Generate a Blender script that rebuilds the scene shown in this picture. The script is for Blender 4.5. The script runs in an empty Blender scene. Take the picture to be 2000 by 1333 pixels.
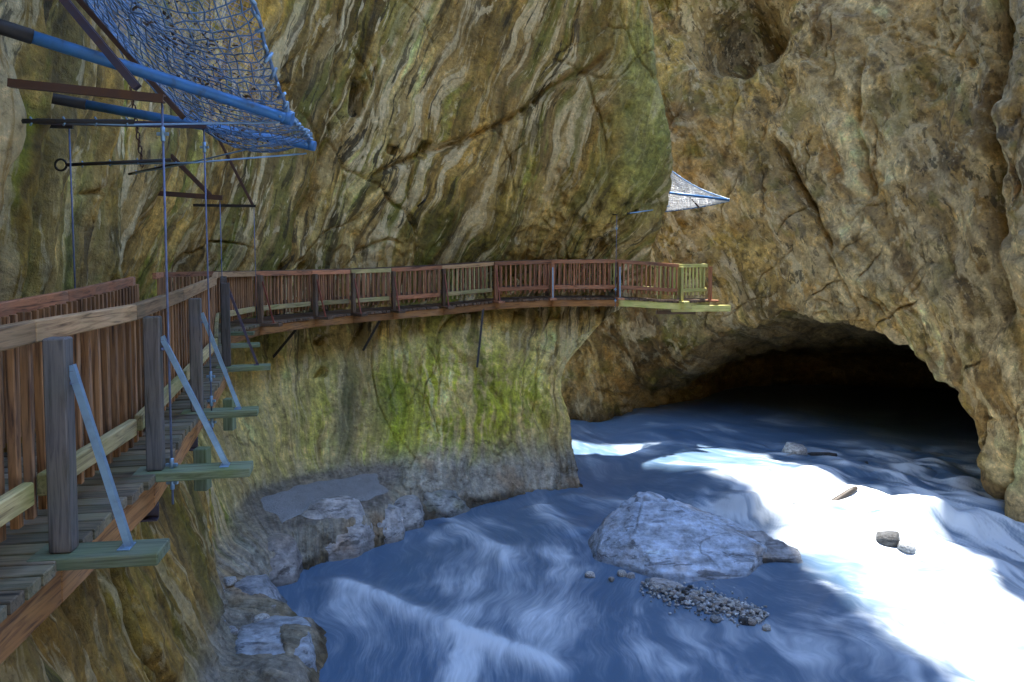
import bpy, math, random
import numpy as np
from mathutils import Vector, Matrix

random.seed(7)
rng = np.random.default_rng(11)
SC = bpy.context.scene
COL = SC.collection

# ------------------------------------------------------------------ camera
cam_d = bpy.data.cameras.new('camera')
cam = bpy.data.objects.new('camera', cam_d)
COL.objects.link(cam)
cam.location = (0, 0, 6.5)
cam.rotation_euler = (math.radians(90 - 3), 0, 0)
cam_d.sensor_width = 36
cam_d.lens = 27
cam_d.shift_y = -0.051
cam_d.clip_start = 0.05
cam_d.clip_end = 500
SC.camera = cam

# ------------------------------------------------------------------ sky, sun, exposure
SUN_EL = math.radians(75.5)
SUN_AZ = math.atan2(0.50, 0.87)           # compass azimuth of the sun measured from +Y towards +X
w = bpy.data.worlds.new('World')
SC.world = w
w.use_nodes = True
nt = w.node_tree
nt.nodes.clear()
sky = nt.nodes.new('ShaderNodeTexSky')
sky.sky_type = 'NISHITA'
sky.sun_disc = False
sky.sun_elevation = SUN_EL
sky.sun_rotation = SUN_AZ
sky.altitude = 700
sky.air_density = 1.0
sky.dust_density = 0.0
sky.ozone_density = 4.0
bg = nt.nodes.new('ShaderNodeBackground')
bg.inputs['Strength'].default_value = 0.15
out = nt.nodes.new('ShaderNodeOutputWorld')
nt.links.new(sky.outputs[0], bg.inputs[0])
nt.links.new(bg.outputs[0], out.inputs[0])

sun_d = bpy.data.lights.new('sun', 'SUN')
sun = bpy.data.objects.new('sun', sun_d)
COL.objects.link(sun)
sun_d.energy = 2.0
sun_d.angle = math.radians(1.4)
sun_d.color = (1.0, 0.95, 0.87)
to_sun = Vector((math.sin(SUN_AZ) * math.cos(SUN_EL), math.cos(SUN_AZ) * math.cos(SUN_EL), math.sin(SUN_EL)))
sun.rotation_euler = to_sun.to_track_quat('Z', 'Y').to_euler()
sun.location = (10, 10, 60)

SC.view_settings.view_transform = 'Standard'
SC.view_settings.look = 'None'
SC.view_settings.exposure = 3.45
SC.view_settings.gamma = 1
SC.view_settings.use_curve_mapping = False
SC.render.engine = 'CYCLES'
SC.cycles.use_denoising = True
SC.cycles.max_bounces = 7
SC.cycles.diffuse_bounces = 5
SC.cycles.glossy_bounces = 3
SC.cycles.transmission_bounces = 2
SC.cycles.caustics_reflective = False
SC.cycles.caustics_refractive = False
SC.cycles.sample_clamp_indirect = 6

# ------------------------------------------------------------------ numpy noise
_perm = rng.permutation(256)
_perm = np.concatenate([_perm, _perm, _perm]).astype(np.int32)
_g = rng.normal(size=(256, 3))
_g /= np.linalg.norm(_g, axis=1)[:, None]
_g = _g.astype(np.float32)
_gx, _gy, _gz = [np.ascontiguousarray(_g[:, k]) for k in range(3)]


def perlin(x, y, z):
    x, y, z = np.broadcast_arrays(np.asarray(x, np.float32), np.asarray(y, np.float32), np.asarray(z, np.float32))
    xi, yi, zi = np.floor(x).astype(np.int32), np.floor(y).astype(np.int32), np.floor(z).astype(np.int32)
    xf, yf, zf = x - xi, y - yi, z - zi
    u, v, t = [f * f * f * (f * (f * 6 - 15) + 10) for f in (xf, yf, zf)]
    xi &= 255
    yi &= 255
    zi &= 255
    r = 0
    for dx in (0, 1):
        wx = u if dx else 1 - u
        for dy in (0, 1):
            wy = v if dy else 1 - v
            for dz in (0, 1):
                wz = t if dz else 1 - t
                h = _perm[_perm[_perm[xi + dx] + yi + dy] + zi + dz]
                r = r + wx * wy * wz * (_gx[h] * (xf - dx) + _gy[h] * (yf - dy) + _gz[h] * (zf - dz))
    return r * 1.5


def fbm(x, y, z, o=4, gain=0.5, lac=2.03):
    a, s, n = 1.0, 0.0, 0.0
    for i in range(o):
        s = s + a * perlin(x + 17.3 * i, y - 9.1 * i, z + 4.7 * i)
        n += a
        a *= gain
        x, y, z = x * lac, y * lac, z * lac
    return s / n


def ridged(x, y, z, o=4, gain=0.5, lac=2.07):
    a, s, n = 1.0, 0.0, 0.0
    for i in range(o):
        s = s + a * (1 - 2.2 * np.abs(perlin(x + 31.3 * i, y - 19.1 * i, z + 14.7 * i)))
        n += a
        a *= gain
        x, y, z = x * lac, y * lac, z * lac
    return s / n


def sst(a, b, x):
    t = np.clip((x - a) / (b - a), 0, 1)
    return t * t * (3 - 2 * t)


def cellnoise(x, y, z):
    """F1, F2-F1 and a random value per cell of a jittered 3-D lattice"""
    x, y, z = np.broadcast_arrays(np.asarray(x, np.float32), np.asarray(y, np.float32), np.asarray(z, np.float32))
    xi, yi, zi = np.floor(x).astype(np.int32), np.floor(y).astype(np.int32), np.floor(z).astype(np.int32)
    f1 = np.full(x.shape, 9.0)
    f2 = np.full(x.shape, 9.0)
    cid = np.zeros(x.shape)
    for dx in (-1, 0, 1):
        for dy in (-1, 0, 1):
            for dz in (-1, 0, 1):
                h = _perm[_perm[_perm[(xi + dx) & 255] + ((yi + dy) & 255)] + ((zi + dz) & 255)]
                j = _g[h] * 0.45 + 0.5
                d = np.sqrt((xi + dx + j[..., 0] - x) ** 2 + (yi + dy + j[..., 1] - y) ** 2 + (zi + dz + j[..., 2] - z) ** 2)
                n1 = d < f1
                f2 = np.where(n1, f1, np.minimum(f2, d))
                cid = np.where(n1, h / 255.0, cid)
                f1 = np.where(n1, d, f1)
    return f1, f2 - f1, cid


def saw(x, e=.12):
    f = x - np.floor(x)
    return np.where(f < 1 - e, f / (1 - e), (1 - f) / e) - .5


def cracks(A, B, n, seed, wdt, dep, sel, slope=(-.4, .5), lng=(1.0, 4.0), jag=.25):
    """random jagged joints in the (A, B) coordinates of a wall; returns the depth field"""
    r = np.random.default_rng(seed)
    outd = np.zeros(A.shape)
    ok = np.argwhere(sel)
    for k in range(n):
        i, j = ok[r.integers(len(ok))]
        a, b = A[i, j], B[i, j]
        ln = r.uniform(*lng)
        an = math.pi / 2 + r.uniform(*slope)
        if r.random() < .3:
            an = r.uniform(-.6, .6) + .35
        pts = [(a, b)]
        m = max(4, int(ln / .28))
        for q in range(m):
            an += r.normal() * jag
            a, b = a + math.cos(an) * ln / m, b + math.sin(an) * ln / m
            pts.append((a, b))
        P_ = np.array(pts)
        lo, hi = P_.min(0) - .35, P_.max(0) + .35
        msk = (A > lo[0]) & (A < hi[0]) & (B > lo[1]) & (B < hi[1])
        if not msk.any():
            continue
        dist, par = segdist(A[msk], B[msk], pts)
        wd = wdt * r.uniform(.7, 1.6)
        outd[msk] = np.maximum(outd[msk], dep * r.uniform(.5, 1.3) * np.exp(-(dist / wd) ** 2) * np.sin(np.pi * np.clip(par, .02, .98)) ** .5)
    return outd


def segdist(px, py, pts):
    """distance of points to a polyline in 2-D and the parameter along it"""
    best = np.full(px.shape, 1e9)
    par = np.zeros(px.shape)
    n = len(pts) - 1
    for i in range(n):
        ax, ay = pts[i][:2]
        bx, by = pts[i + 1][:2]
        dx, dy = bx - ax, by - ay
        t = np.clip(((px - ax) * dx + (py - ay) * dy) / (dx * dx + dy * dy + 1e-9), 0, 1)
        d = np.hypot(px - ax - t * dx, py - ay - t * dy)
        m = d < best
        best = np.where(m, d, best)
        par = np.where(m, (i + t) / n, par)
    return best, par


def lin(r, g, b):
    return np.array([((c / 255) / 12.92 if c / 255 <= 0.04045 else ((c / 255 + 0.055) / 1.055) ** 2.4) for c in (r, g, b)])


def mixc(c, col, m):
    return c + (np.asarray(col) - c) * np.clip(m, 0, 1)[..., None]


# ------------------------------------------------------------------ mesh helpers
def link(name, mesh, mat=None, parent=None):
    o = bpy.data.objects.new(name, mesh)
    COL.objects.link(o)
    if mat is not None and mesh is not None and not mesh.materials:
        mesh.materials.append(mat)
    if parent is not None:
        o.parent = parent
    return o


def np_mesh(name, V, F, smooth=True, attrs=None):
    """V (n,3), F (m,4) or (m,3) ints"""
    me = bpy.data.meshes.new(name)
    V = np.ascontiguousarray(V, dtype=np.float32)
    F = np.ascontiguousarray(F, dtype=np.int32)
    k = F.shape[1]
    me.vertices.add(len(V))
    me.vertices.foreach_set('co', V.ravel())
    me.loops.add(F.size)
    me.loops.foreach_set('vertex_index', F.ravel())
    me.polygons.add(len(F))
    me.polygons.foreach_set('loop_start', np.arange(0, F.size, k, dtype=np.int32))
    me.polygons.foreach_set('loop_total', np.full(len(F), k, dtype=np.int32))
    me.polygons.foreach_set('use_smooth', np.full(len(F), smooth, dtype=bool))
    for an, (typ, data) in (attrs or {}).items():
        at = me.attributes.new(an, typ, 'POINT')
        data = np.ascontiguousarray(data, dtype=np.float32)
        if typ == 'FLOAT_COLOR':
            at.data.foreach_set('color', np.concatenate([data, np.ones((len(data), 1), np.float32)], axis=1).ravel())
        elif typ == 'FLOAT_VECTOR':
            at.data.foreach_set('vector', data.ravel())
        else:
            at.data.foreach_set('value', data.ravel())
    me.update()
    me.validate()
    return me


def grid_faces(m, n, flip=False):
    i, j = np.meshgrid(np.arange(m - 1), np.arange(n - 1), indexing='ij')
    a = (i * n + j).ravel()
    F = np.stack([a, a + n, a + n + 1, a + 1], axis=1)
    return F[:, ::-1] if flip else F


def cr_interp(P, counts):
    """Catmull-Rom along axis 0 of P with counts[i] samples on segment i"""
    n = len(P)
    outp, par = [], []
    for i in range(n - 1):
        p0 = P[max(i - 1, 0)]
        p1, p2 = P[i], P[i + 1]
        p3 = P[min(i + 2, n - 1)]
        t = np.arange(counts[i]) / counts[i]
        if i == n - 2:
            t = np.append(t, 1.0)
        t = t.reshape((-1,) + (1,) * (P.ndim - 1))
        # tension-limited tangents keep sudden steps from overshooting
        m1 = (p2 - p0) * 0.42
        m2 = (p3 - p1) * 0.42
        t2, t3 = t * t, t * t * t
        outp.append((2 * t3 - 3 * t2 + 1) * p1 + (t3 - 2 * t2 + t) * m1 + (-2 * t3 + 3 * t2) * p2 + (t3 - t2) * m2)
        par.append(i + t.ravel())
    return np.concatenate(outp), np.concatenate(par)


def grid_normals(P):
    du = np.gradient(P, axis=0)
    dv = np.gradient(P, axis=1)
    n = np.cross(du, dv)
    return n / (np.linalg.norm(n, axis=2)[..., None] + 1e-9)


def arc(P, axis):
    d = np.linalg.norm(np.diff(P, axis=axis), axis=2)
    z = np.zeros((1, d.shape[1]) if axis == 0 else (d.shape[0], 1))
    return np.concatenate([z, np.cumsum(d, axis=axis)], axis=axis)


# ------------------------------------------------------------------ materials
def new_mat(name):
    m = bpy.data.materials.new(name)
    m.use_nodes = True
    t = m.node_tree
    t.nodes.clear()
    o = t.nodes.new('ShaderNodeOutputMaterial')
    b = t.nodes.new('ShaderNodeBsdfPrincipled')
    t.links.new(b.outputs[0], o.inputs[0])
    return m, t, b


def node(t, typ, **kw):
    n = t.nodes.new(typ)
    for k, v in kw.items():
        if k.startswith('in_'):
            n.inputs[k[3:]].default_value = v
        else:
            setattr(n, k, v)
    return n


def ramp(t, stops):
    n = t.nodes.new('ShaderNodeValToRGB')
    e = n.color_ramp.elements
    while len(e) < len(stops):
        e.new(0.5)
    for i, (p, c) in enumerate(stops):
        e[i].position = p
        e[i].color = tuple(c) + (1,) if len(c) == 3 else c
    return n


def rock_material(name, streak=(3.5, 3.5, 0.7), rough=0.8, bump=0.5, crack=0.9, layers=(), fleck=.8, mask=True):
    m, t, b = new_mat(name)
    L = t.links.new
    at = node(t, 'ShaderNodeAttribute', attribute_name='col')
    fl = node(t, 'ShaderNodeAttribute', attribute_name='flow')
    geo = node(t, 'ShaderNodeTexCoord')
    # fine streaks that follow the flutes
    mp = node(t, 'ShaderNodeMapping')
    mp.inputs['Scale'].default_value = streak
    L(fl.outputs['Vector'], mp.inputs['Vector'])
    n1 = node(t, 'ShaderNodeTexNoise')
    n1.inputs['Scale'].default_value = 2.0
    n1.inputs['Detail'].default_value = 6
    n1.inputs['Roughness'].default_value = 0.6
    n1.inputs['Distortion'].default_value = 0.15
    L(mp.outputs[0], n1.inputs['Vector'])
    r1 = ramp(t, [(0.28, (0.62, 0.6, 0.56)), (0.5, (0.97, 0.97, 0.96)), (0.72, (1.32, 1.3, 1.26))])
    L(n1.outputs['Fac'], r1.inputs['Fac'])
    # grain
    n2 = node(t, 'ShaderNodeTexNoise')
    n2.inputs['Scale'].default_value = 5.0
    n2.inputs['Detail'].default_value = 8
    n2.inputs['Roughness'].default_value = 0.7
    L(geo.outputs['Object'], n2.inputs['Vector'])
    r2 = ramp(t, [(0.3, (0.45, 0.43, 0.4)), (0.5, (1, 1, 1)), (0.72, (1.5, 1.47, 1.4))])
    L(n2.outputs['Fac'], r2.inputs['Fac'])
    # joints and hairline cracks
    wn = node(t, 'ShaderNodeTexNoise')
    wn.inputs['Scale'].default_value = 1.3
    wn.inputs['Detail'].default_value = 5
    L(geo.outputs['Object'], wn.inputs['Vector'])
    wa = node(t, 'ShaderNodeVectorMath', operation='MULTIPLY_ADD')
    wa.inputs[1].default_value = (1.1, 1.1, 1.1)
    L(wn.outputs['Color'], wa.inputs[0])
    L(geo.outputs['Object'], wa.inputs[2])
    vo = node(t, 'ShaderNodeTexVoronoi', feature='DISTANCE_TO_EDGE')
    vo.inputs['Scale'].default_value = crack
    L(wa.outputs[0], vo.inputs['Vector'])
    r3 = ramp(t, [(0.0, (0.30, 0.28, 0.25)), (0.012, (0.5, 0.48, 0.45)), (0.035, (1, 1, 1))])
    L(vo.outputs['Distance'], r3.inputs['Fac'])
    cm = node(t, 'ShaderNodeTexNoise')
    cm.inputs['Scale'].default_value = 0.55
    cm.inputs['Detail'].default_value = 3
    L(geo.outputs['Object'], cm.inputs['Vector'])
    cr_ = ramp(t, [(0.5, (0, 0, 0)), (0.68, (.8, .8, .8))])
    L(cm.outputs['Fac'], cr_.inputs['Fac'])
    m1 = node(t, 'ShaderNodeMix', data_type='RGBA', blend_type='MULTIPLY')
    m1.inputs[0].default_value = 1.0
    L(at.outputs['Color'], m1.inputs[6])
    L(r1.outputs[0], m1.inputs[7])
    m2 = node(t, 'ShaderNodeMix', data_type='RGBA', blend_type='MULTIPLY')
    m2.inputs[0].default_value = 1.0
    L(m1.outputs[2], m2.inputs[6])
    L(r2.outputs[0], m2.inputs[7])
    m3 = node(t, 'ShaderNodeMix', data_type='RGBA', blend_type='MULTIPLY')
    L(cr_.outputs[0], m3.inputs[0])
    L(m2.outputs[2], m3.inputs[6])
    L(r3.outputs[0], m3.inputs[7])
    cur = m3.outputs[2]
    for k, (sc, lo, hi, colr, amt) in enumerate(layers):
        mpk = node(t, 'ShaderNodeMapping')
        mpk.inputs['Scale'].default_value = sc
        mpk.inputs['Location'].default_value = (7.7 * k, 3.1 * k, 5.3 * k)
        L(fl.outputs['Vector'], mpk.inputs['Vector'])
        nk = node(t, 'ShaderNodeTexNoise')
        nk.inputs['Scale'].default_value = 1.0
        nk.inputs['Detail'].default_value = 9
        nk.inputs['Roughness'].default_value = 0.62
        nk.inputs['Distortion'].default_value = 0.3
        L(mpk.outputs[0], nk.inputs['Vector'])
        rk = ramp(t, [(lo, (0, 0, 0)), (hi, (amt, amt, amt))])
        L(nk.outputs['Fac'], rk.inputs['Fac'])
        xk = node(t, 'ShaderNodeMix', data_type='RGBA')
        if mask:
            mk = node(t, 'ShaderNodeAttribute', attribute_name='stain')
            mq = node(t, 'ShaderNodeMath', operation='MULTIPLY', use_clamp=True)
            L(rk.outputs[0], mq.inputs[0])
            L(mk.outputs['Fac'], mq.inputs[1])
            L(mq.outputs[0], xk.inputs[0])
        else:
            L(rk.outputs[0], xk.inputs[0])
        L(cur, xk.inputs[6])
        if len(colr) == 1:                       # scales the rock's own colour
            hk = node(t, 'ShaderNodeMix', data_type='RGBA', blend_type='MULTIPLY')
            hk.inputs[0].default_value = 1.0
            L(cur, hk.inputs[6])
            hk.inputs[7].default_value = (colr[0], colr[0], colr[0], 1)
            L(hk.outputs[2], xk.inputs[7])
        else:
            xk.inputs[7].default_value = (*colr, 1)
        cur = xk.outputs[2]
    # crisp flecks, chips
    n4 = node(t, 'ShaderNodeTexNoise')
    n4.inputs['Scale'].default_value = 11.0
    n4.inputs['Detail'].default_value = 8
    n4.inputs['Roughness'].default_value = 0.72
    L(geo.outputs['Object'], n4.inputs['Vector'])
    r4 = ramp(t, [(0.36, (0.28, 0.26, 0.23)), (0.44, (0.88, 0.88, 0.86)), (0.56, (1.06, 1.06, 1.05)), (0.64, (1.75, 1.70, 1.6))])
    L(n4.outputs['Fac'], r4.inputs['Fac'])
    m4 = node(t, 'ShaderNodeMix', data_type='RGBA', blend_type='MULTIPLY')
    m4.inputs[0].default_value = fleck
    L(cur, m4.inputs[6])
    L(r4.outputs[0], m4.inputs[7])
    L(m4.outputs[2], b.inputs['Base Color'])
    b.inputs['Roughness'].default_value = rough
    b.inputs['Specular IOR Level'].default_value = 0.35
    # bump
    ad = node(t, 'ShaderNodeMath', operation='MULTIPLY_ADD')
    ad.inputs[1].default_value = 0.6
    L(n1.outputs['Fac'], ad.inputs[0])
    L(n2.outputs['Fac'], ad.inputs[2])
    bp = node(t, 'ShaderNodeBump')
    bp.inputs['Strength'].default_value = bump
    bp.inputs['Distance'].default_value = 0.12
    ad2 = node(t, 'ShaderNodeMath', operation='MULTIPLY_ADD')
    ad2.inputs[1].default_value = 0.35
    L(n4.outputs['Fac'], ad2.inputs[0])
    L(ad.outputs[0], ad2.inputs[2])
    L(ad2.outputs[0], bp.inputs['Height'])
    L(bp.outputs[0], b.inputs['Normal'])
    return m


M_CLIFF = rock_material('limestone_fluted', (2.6, 2.6, 0.5), bump=0.9, crack=.55, fleck=.6, layers=[
    ((.7, .3, .09), .48, .56, (0.486, 0.329, 0.133), .55),
    ((1.3, .5, .15), .52, .57, (0.121, 0.080, 0.022), .65),
    ((2.2, .7, .20), .545, .585, (0.70, 0.53, 0.27), .85),
    ((.9, .4, .13), .54, .60, (0.177, 0.170, 0.024), .6),
    ((3.8, 1.0, .5), .572, .595, (0.05, 0.035, 0.015), .7),
    ((4.6, 1.2, 1.2), .585, .615, (0.72, 0.56, 0.31), .65)])
M_CLIFF2 = rock_material('limestone_rough', (1.8, 1.8, 1.1), bump=1.0, crack=.6, fleck=.6, layers=[
    ((.6, .5, .35), .48, .56, (0.397, 0.279, 0.133), .55),
    ((1.2, .8, .5), .53, .58, (0.121, 0.085, 0.038), .55),
    ((1.8, 1.0, .7), .55, .59, (0.62, 0.47, 0.25), .75),
    ((.9, .6, .5), .55, .61, (0.221, 0.180, 0.038), .5),
    ((3.6, 2.0, 1.6), .58, .605, (0.055, 0.040, 0.018), .65),
    ((4.5, 2.0, 2.2), .59, .615, (0.607, 0.470, 0.257), .5)])
M_BOULDER = rock_material('river_rock', (1.0, 3.0, 6.0), rough=0.5, bump=0.6, crack=.8, fleck=.22, mask=False, layers=[
    ((.7, 1.6, 2.4), .48, .56, (.7,), .3),
    ((.6, 3.0, 4.5), .55, .585, (1.35,), .22),
    ((.9, 4.5, 7.0), .58, .60, (.3,), .75)])

CREAM, TAN, BROWN = lin(200, 182, 138), lin(160, 136, 88), lin(104, 82, 44)
DARK, OLIVE, MOSS = lin(62, 52, 30), lin(96, 92, 34), lin(92, 112, 26)
OCHRE, GREY, PALE = lin(168, 138, 60), lin(120, 116, 100), lin(214, 202, 170)
SEEP = lin(74, 80, 78)

# ------------------------------------------------------------------ main cliff (left and centre)
# columns: B foot at the water, M at 2.6 m, W walkway level, U 8-9 m, T 14 m, R rim
cols = [
    dict(B=(-2.8, -14), M=(-3.0, -14), W=(-3.4, -14), T=(-3.4, -14), n=6),
    dict(B=(-2.7, -2), M=(-2.9, -2), W=(-3.4, -2), T=(-3.3, -2), n=16),
    dict(B=(-2.7, 3.2), M=(-2.95, 3.0), W=(-3.42, 3.0), T=(-3.3, 3.0), n=34),
    dict(B=(-2.75, 5.6), M=(-3.05, 5.2), W=(-3.68, 4.9), U=(-3.64, 5.0), T=(-3.62, 5.0), n=40),
    dict(B=(-2.85, 7.5), L2=(-3.1, 7.4, .5), L3=(-3.5, 7.2, 1.1), M=(-3.9, 7.0), W=(-4.5, 6.2), T=(-4.3, 6.3), n=44),
    dict(B=(-2.95, 9.2), L2=(-3.3, 9.1, .4), L3=(-3.9, 8.9, .9), M=(-4.35, 8.6), W=(-4.95, 7.9), T=(-4.7, 7.9), n=46),
    dict(B=(-3.05, 10.9), L2=(-3.4, 10.8, .35), L3=(-4.25, 10.6, .6), M=(-4.8, 10.2), W=(-5.4, 9.5), T=(-5.2, 9.5), n=40),
    dict(B=(-3.15, 12.3), L2=(-3.45, 12.15, .32), L3=(-4.5, 11.9, .5), M=(-5.05, 11.5), W=(-5.6, 10.6), U=(-5.35, 10.4), T=(-5.2, 10.3), n=40),
    dict(B=(-3.7, 13.1), L2=(-4.0, 12.95, .3), L3=(-5.0, 12.7, .6), M=(-5.5, 12.5), W=(-6.6, 11.9), U=(-6.2, 12.0), T=(-6.2, 11.8), n=40),
    dict(B=(-4.47, 13.95), L2=(-4.75, 13.95, .45), L3=(-5.6, 14.1, .9), M=(-6.1, 14.3), W=(-7.2, 13.8), U=(-6.4, 14.0), T=(-6.6, 13.7), n=44),
    dict(B=(-4.45, 14.9), L2=(-4.7, 15.3, .7), L3=(-5.8, 16.4, 1.1), M=(-6.6, 16.6), W=(-7.6, 16.3), U=(-6.95, 16.5), T=(-7.0, 16.1), n=50),
    dict(B=(-3.77, 15.84), L2=(-4.0, 16.2, .75), L3=(-5.3, 18.1, 1.0), M=(-6.0, 18.5), W=(-7.1, 18.6), U=(-6.9, 18.4), T=(-6.7, 18.2), n=56),
    dict(B=(-2.78, 16.7), L2=(-3.0, 17.1, .75), L3=(-4.1, 19.0, 1.0), M=(-5.0, 19.8), W=(-6.2, 20.5), T=(-5.7, 20.0), n=60),
    dict(B=(-2.44, 17.96), L2=(-2.7, 18.5, .6), L3=(-3.0, 19.6, 1.0), M=(-3.8, 20.9), W=(-4.9, 21.9), T=(-4.2, 21.3), n=60),
    dict(B=(-1.5, 18.7), M=(-2.2, 21.3), W=(-3.1, 23.1), T=(-2.3, 22.2), n=60),
    dict(B=(-0.4, 19.4), M=(-0.8, 21.7), W=(-1.1, 24.3), U=(-0.6, 23.6), T=(-0.2, 22.9), n=60),
    dict(B=(0.55, 20.05), M=(0.5, 22.2), W=(1.0, 25.1), U=(1.2, 23.9), T=(1.5, 23.1), n=60),
    dict(B=(1.50, 20.25), M=(1.2, 22.6), W=(2.4, 24.9), U=(3.0, 23.4), T=(2.9, 23.1), n=60),
    dict(B=(2.05, 20.5), L2=(1.85, 21.1, .7), M=(1.55, 22.9), W=(3.8, 24.6), U=(4.65, 23.8), T=(3.95, 23.5), n=44),
    dict(B=(1.6, 21.6), M=(1.5, 23.6), W=(3.6, 25.0), U=(4.3, 24.4), T=(3.7, 24.3), n=22),
    dict(B=(0.6, 23.0), M=(0.4, 24.4), W=(2.0, 25.4), T=(2.0, 25.2), n=12),
    dict(B=(-3, 25), M=(-3, 25.8), W=(-1, 26.6), T=(-1, 26.6), n=8),
    dict(B=(-10, 29), M=(-10, 29), W=(-10, 30), T=(-10, 30), n=1),
]
ctrl = []
for c in cols:
    B, M_, W_, T_ = [np.array(c[k], float) for k in 'BMWT']
    U_ = np.array(c.get('U', (W_ * 0.55 + T_ * 0.45)), float)
    R_ = T_ + (T_ - W_) * 0.6
    back = W_ - B
    back = back / (np.linalg.norm(back) + 1e-6)
    l2 = c.get('L2', (*(B + 0.30 * (M_ - B)), 0.7))
    l3 = c.get('L3', (*(B + 0.58 * (M_ - B)), 1.35))
    ctrl.append([(*(B - 0.4 * (M_ - B)), -1.2), (*B, 0.0), l2, l3, (*M_, 2.6), (*(0.4 * M_ + 0.6 * W_), 4.3),
                 (*W_, 5.4), (*(0.35 * U_ + 0.65 * W_), 6.6), (*U_, 8.6), (*T_, 14.0), (*R_, 20.0), (*R_, 30.0), (*(R_ + back * 6), 31.0)])
ctrl = np.array(ctrl)
P, ps = cr_interp(ctrl, [c['n'] for c in cols[:-1]])
P, pt = cr_interp(P.transpose(1, 0, 2), [10, 22, 26, 34, 46, 32, 34, 52, 110, 20, 10, 3])
P = P.transpose(1, 0, 2)
S = arc(P, 0)[:, [int(np.argmin(abs(pt - 6)))]] * np.ones((1, P.shape[1]))
X, Y, Z = P[..., 0], P[..., 1], P[..., 2]
N = grid_normals(P)
if N[len(N) // 3, 120, 0] < 0:
    N = -N
smid = S[:, 0]
jW = int(np.argmin(abs(pt - 6)))
farw = sst(13.0, 17.5, P[:, jW, 1])[:, None]
acr = S - 0.36 * np.clip(Z - 4.5, 0, 30)
acr = acr + farw * sst(5.6, 4.6, Z) * .85 * (X - X[:, [jW]])
wx = 1.0 * fbm(X * .25, Y * .25, Z * .12, 3) + .45 * fbm(X * .6, Y * .6, Z * .45, 3)
acr = acr + wx
low = 1 - sst(3.8, 5.0, Z)
knob = sst(0.0, 1.0, 1.2 - np.hypot((X - 2.0) / 2.6, (Z - 7.3) / 1.9)) * (Y > 17)
knob = np.maximum(knob, 0.5 * sst(0, .8, .9 - np.hypot((X + 3.6) / 2.0, (Z - 6.6) / .9)) * (Y > 17))
smoothm = sst(0, 1, 1.3 - np.hypot((X - 3.4) / 1.6, (Z - 11.5) / 4.0)) * (Y > 17)
d = 0.30 * fbm(X * .22, Y * .22, Z * .16, 2)
flute = ridged(acr * 0.42, Z * 0.055, 3.1, 3, 0.55)
fl2 = fbm(acr * 1.5, Z * 0.14, 7.7, 4, 0.6)
fmod = .35 + 1.0 * sst(-.3, .4, fbm(X * .33, Y * .33, Z * .3 + 5, 3))
d += (0.30 * (1 - .75 * low) * flute + 0.15 * fl2 * fmod) * (1 - 0.65 * knob) * (1 - .5 * smoothm)
d += 0.11 * fbm(X * 1.3, Y * 1.3, Z * 1.0, 4, 0.55)
d += 0.09 * (.25 - np.abs(perlin(acr * 1.2 + 3, Z * .5, 2.2))) * fmod + .05 * (.25 - np.abs(perlin(X * 3.1, Y * 3.1, Z * 2.2)))
d += 0.045 * fbm(acr * 5.0, Z * .8, 3.3, 3, 0.6)
kn = ridged(X * 1.3, Y * 1.3, Z * 1.5, 5, 0.55)
d += knob * 0.20 * kn
f1, f21, cid = cellnoise(X * 1.7, Y * 1.7, Z * 1.7)
d += (0.25 * knob + 0.04) * (cid - 0.5) * sst(0, .2, f21) * 0.8


plate = saw(acr * .42 + .6 * fbm(X * .3, Y * .3, Z * .25 + 2, 3) + .03 * Z, .10)
d += .17 * plate * fmod * (1 - .6 * low) * (1 - knob)
plate2 = saw(acr * 1.15 + .8 * fbm(X * .5, Y * .5, Z * .3 + 12, 3) + .12 * Z, .14)
d += .07 * plate2 * sst(-.1, .3, fbm(X * .45, Y * .45, Z * .35 + 22, 3)) * (1 - .6 * low)
CRK = cracks(S, Z, 110, 5, .028, .14, (Y > 8) & (Z < 15) & (Z > 1.2), slope=(-.55, .1))
d -= CRK


def groove(pts, wdt, dep, sel=None):
    """a groove along (X, z) points of the wall, widths and depths in metres"""
    global d
    dist, par = segdist(X, Z, pts)
    g = dep * np.exp(-(dist / wdt) ** 2) * sst(0, .12, par) * sst(0, .12, 1 - par)
    if sel is not None:
        g = g * sel
    d = d - g


far_sel = (Y > 15).astype(float)
jit = 0.10 * fbm(X * 1.4, Y * 1.4, Z * 1.4, 3)
Xs, Zs = X.copy(), Z.copy()
X = X + jit
Z = Z + jit
groove([(3.2, 12.6), (2.3, 11.9), (1.2, 11.4), (0.1, 10.5), (-1.5, 9.7), (-3.3, 9.0), (-4.6, 8.2)], .10, .30, far_sel)
groove([(-4.22, 11.25), (-4.35, 10.7), (-4.45, 10.1)], .09, 1.4, far_sel)
groove([(-3.40, 9.45), (-3.52, 9.15)], .12, .5, far_sel)
groove([(-2.5, 9.6), (-2.6, 9.3)], .12, .5, far_sel)
groove([(-5.0, 9.6), (-5.4, 8.2), (-5.7, 7.2)], .09, .28, far_sel)
groove([(-4.2, 12.8), (-4.6, 10.8), (-5.2, 8.6), (-5.9, 6.2)], .22, .22, far_sel)
groove([(0.3, 2.6), (1.1, 1.4), (1.5, .3)], .12, .2, far_sel)
groove([(-2.2, 3.9), (-.8, 2.8), (.4, 1.4)], .08, .14, far_sel)
groove([(-5.2, 4.2), (-5.22, 3.9)], .1, .4, far_sel)
groove([(-5.0, 3.3), (-5.06, 3.1)], .1, .4, far_sel)
nb = ((Y > 5.5) & (Y < 13)).astype(float)
gps, gpt = np.meshgrid(ps * 1.7, pt * 1.15, indexing='ij')
gps = gps + .10 * fbm(gpt * 1.2, gps * .5, 3.0, 3)
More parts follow.
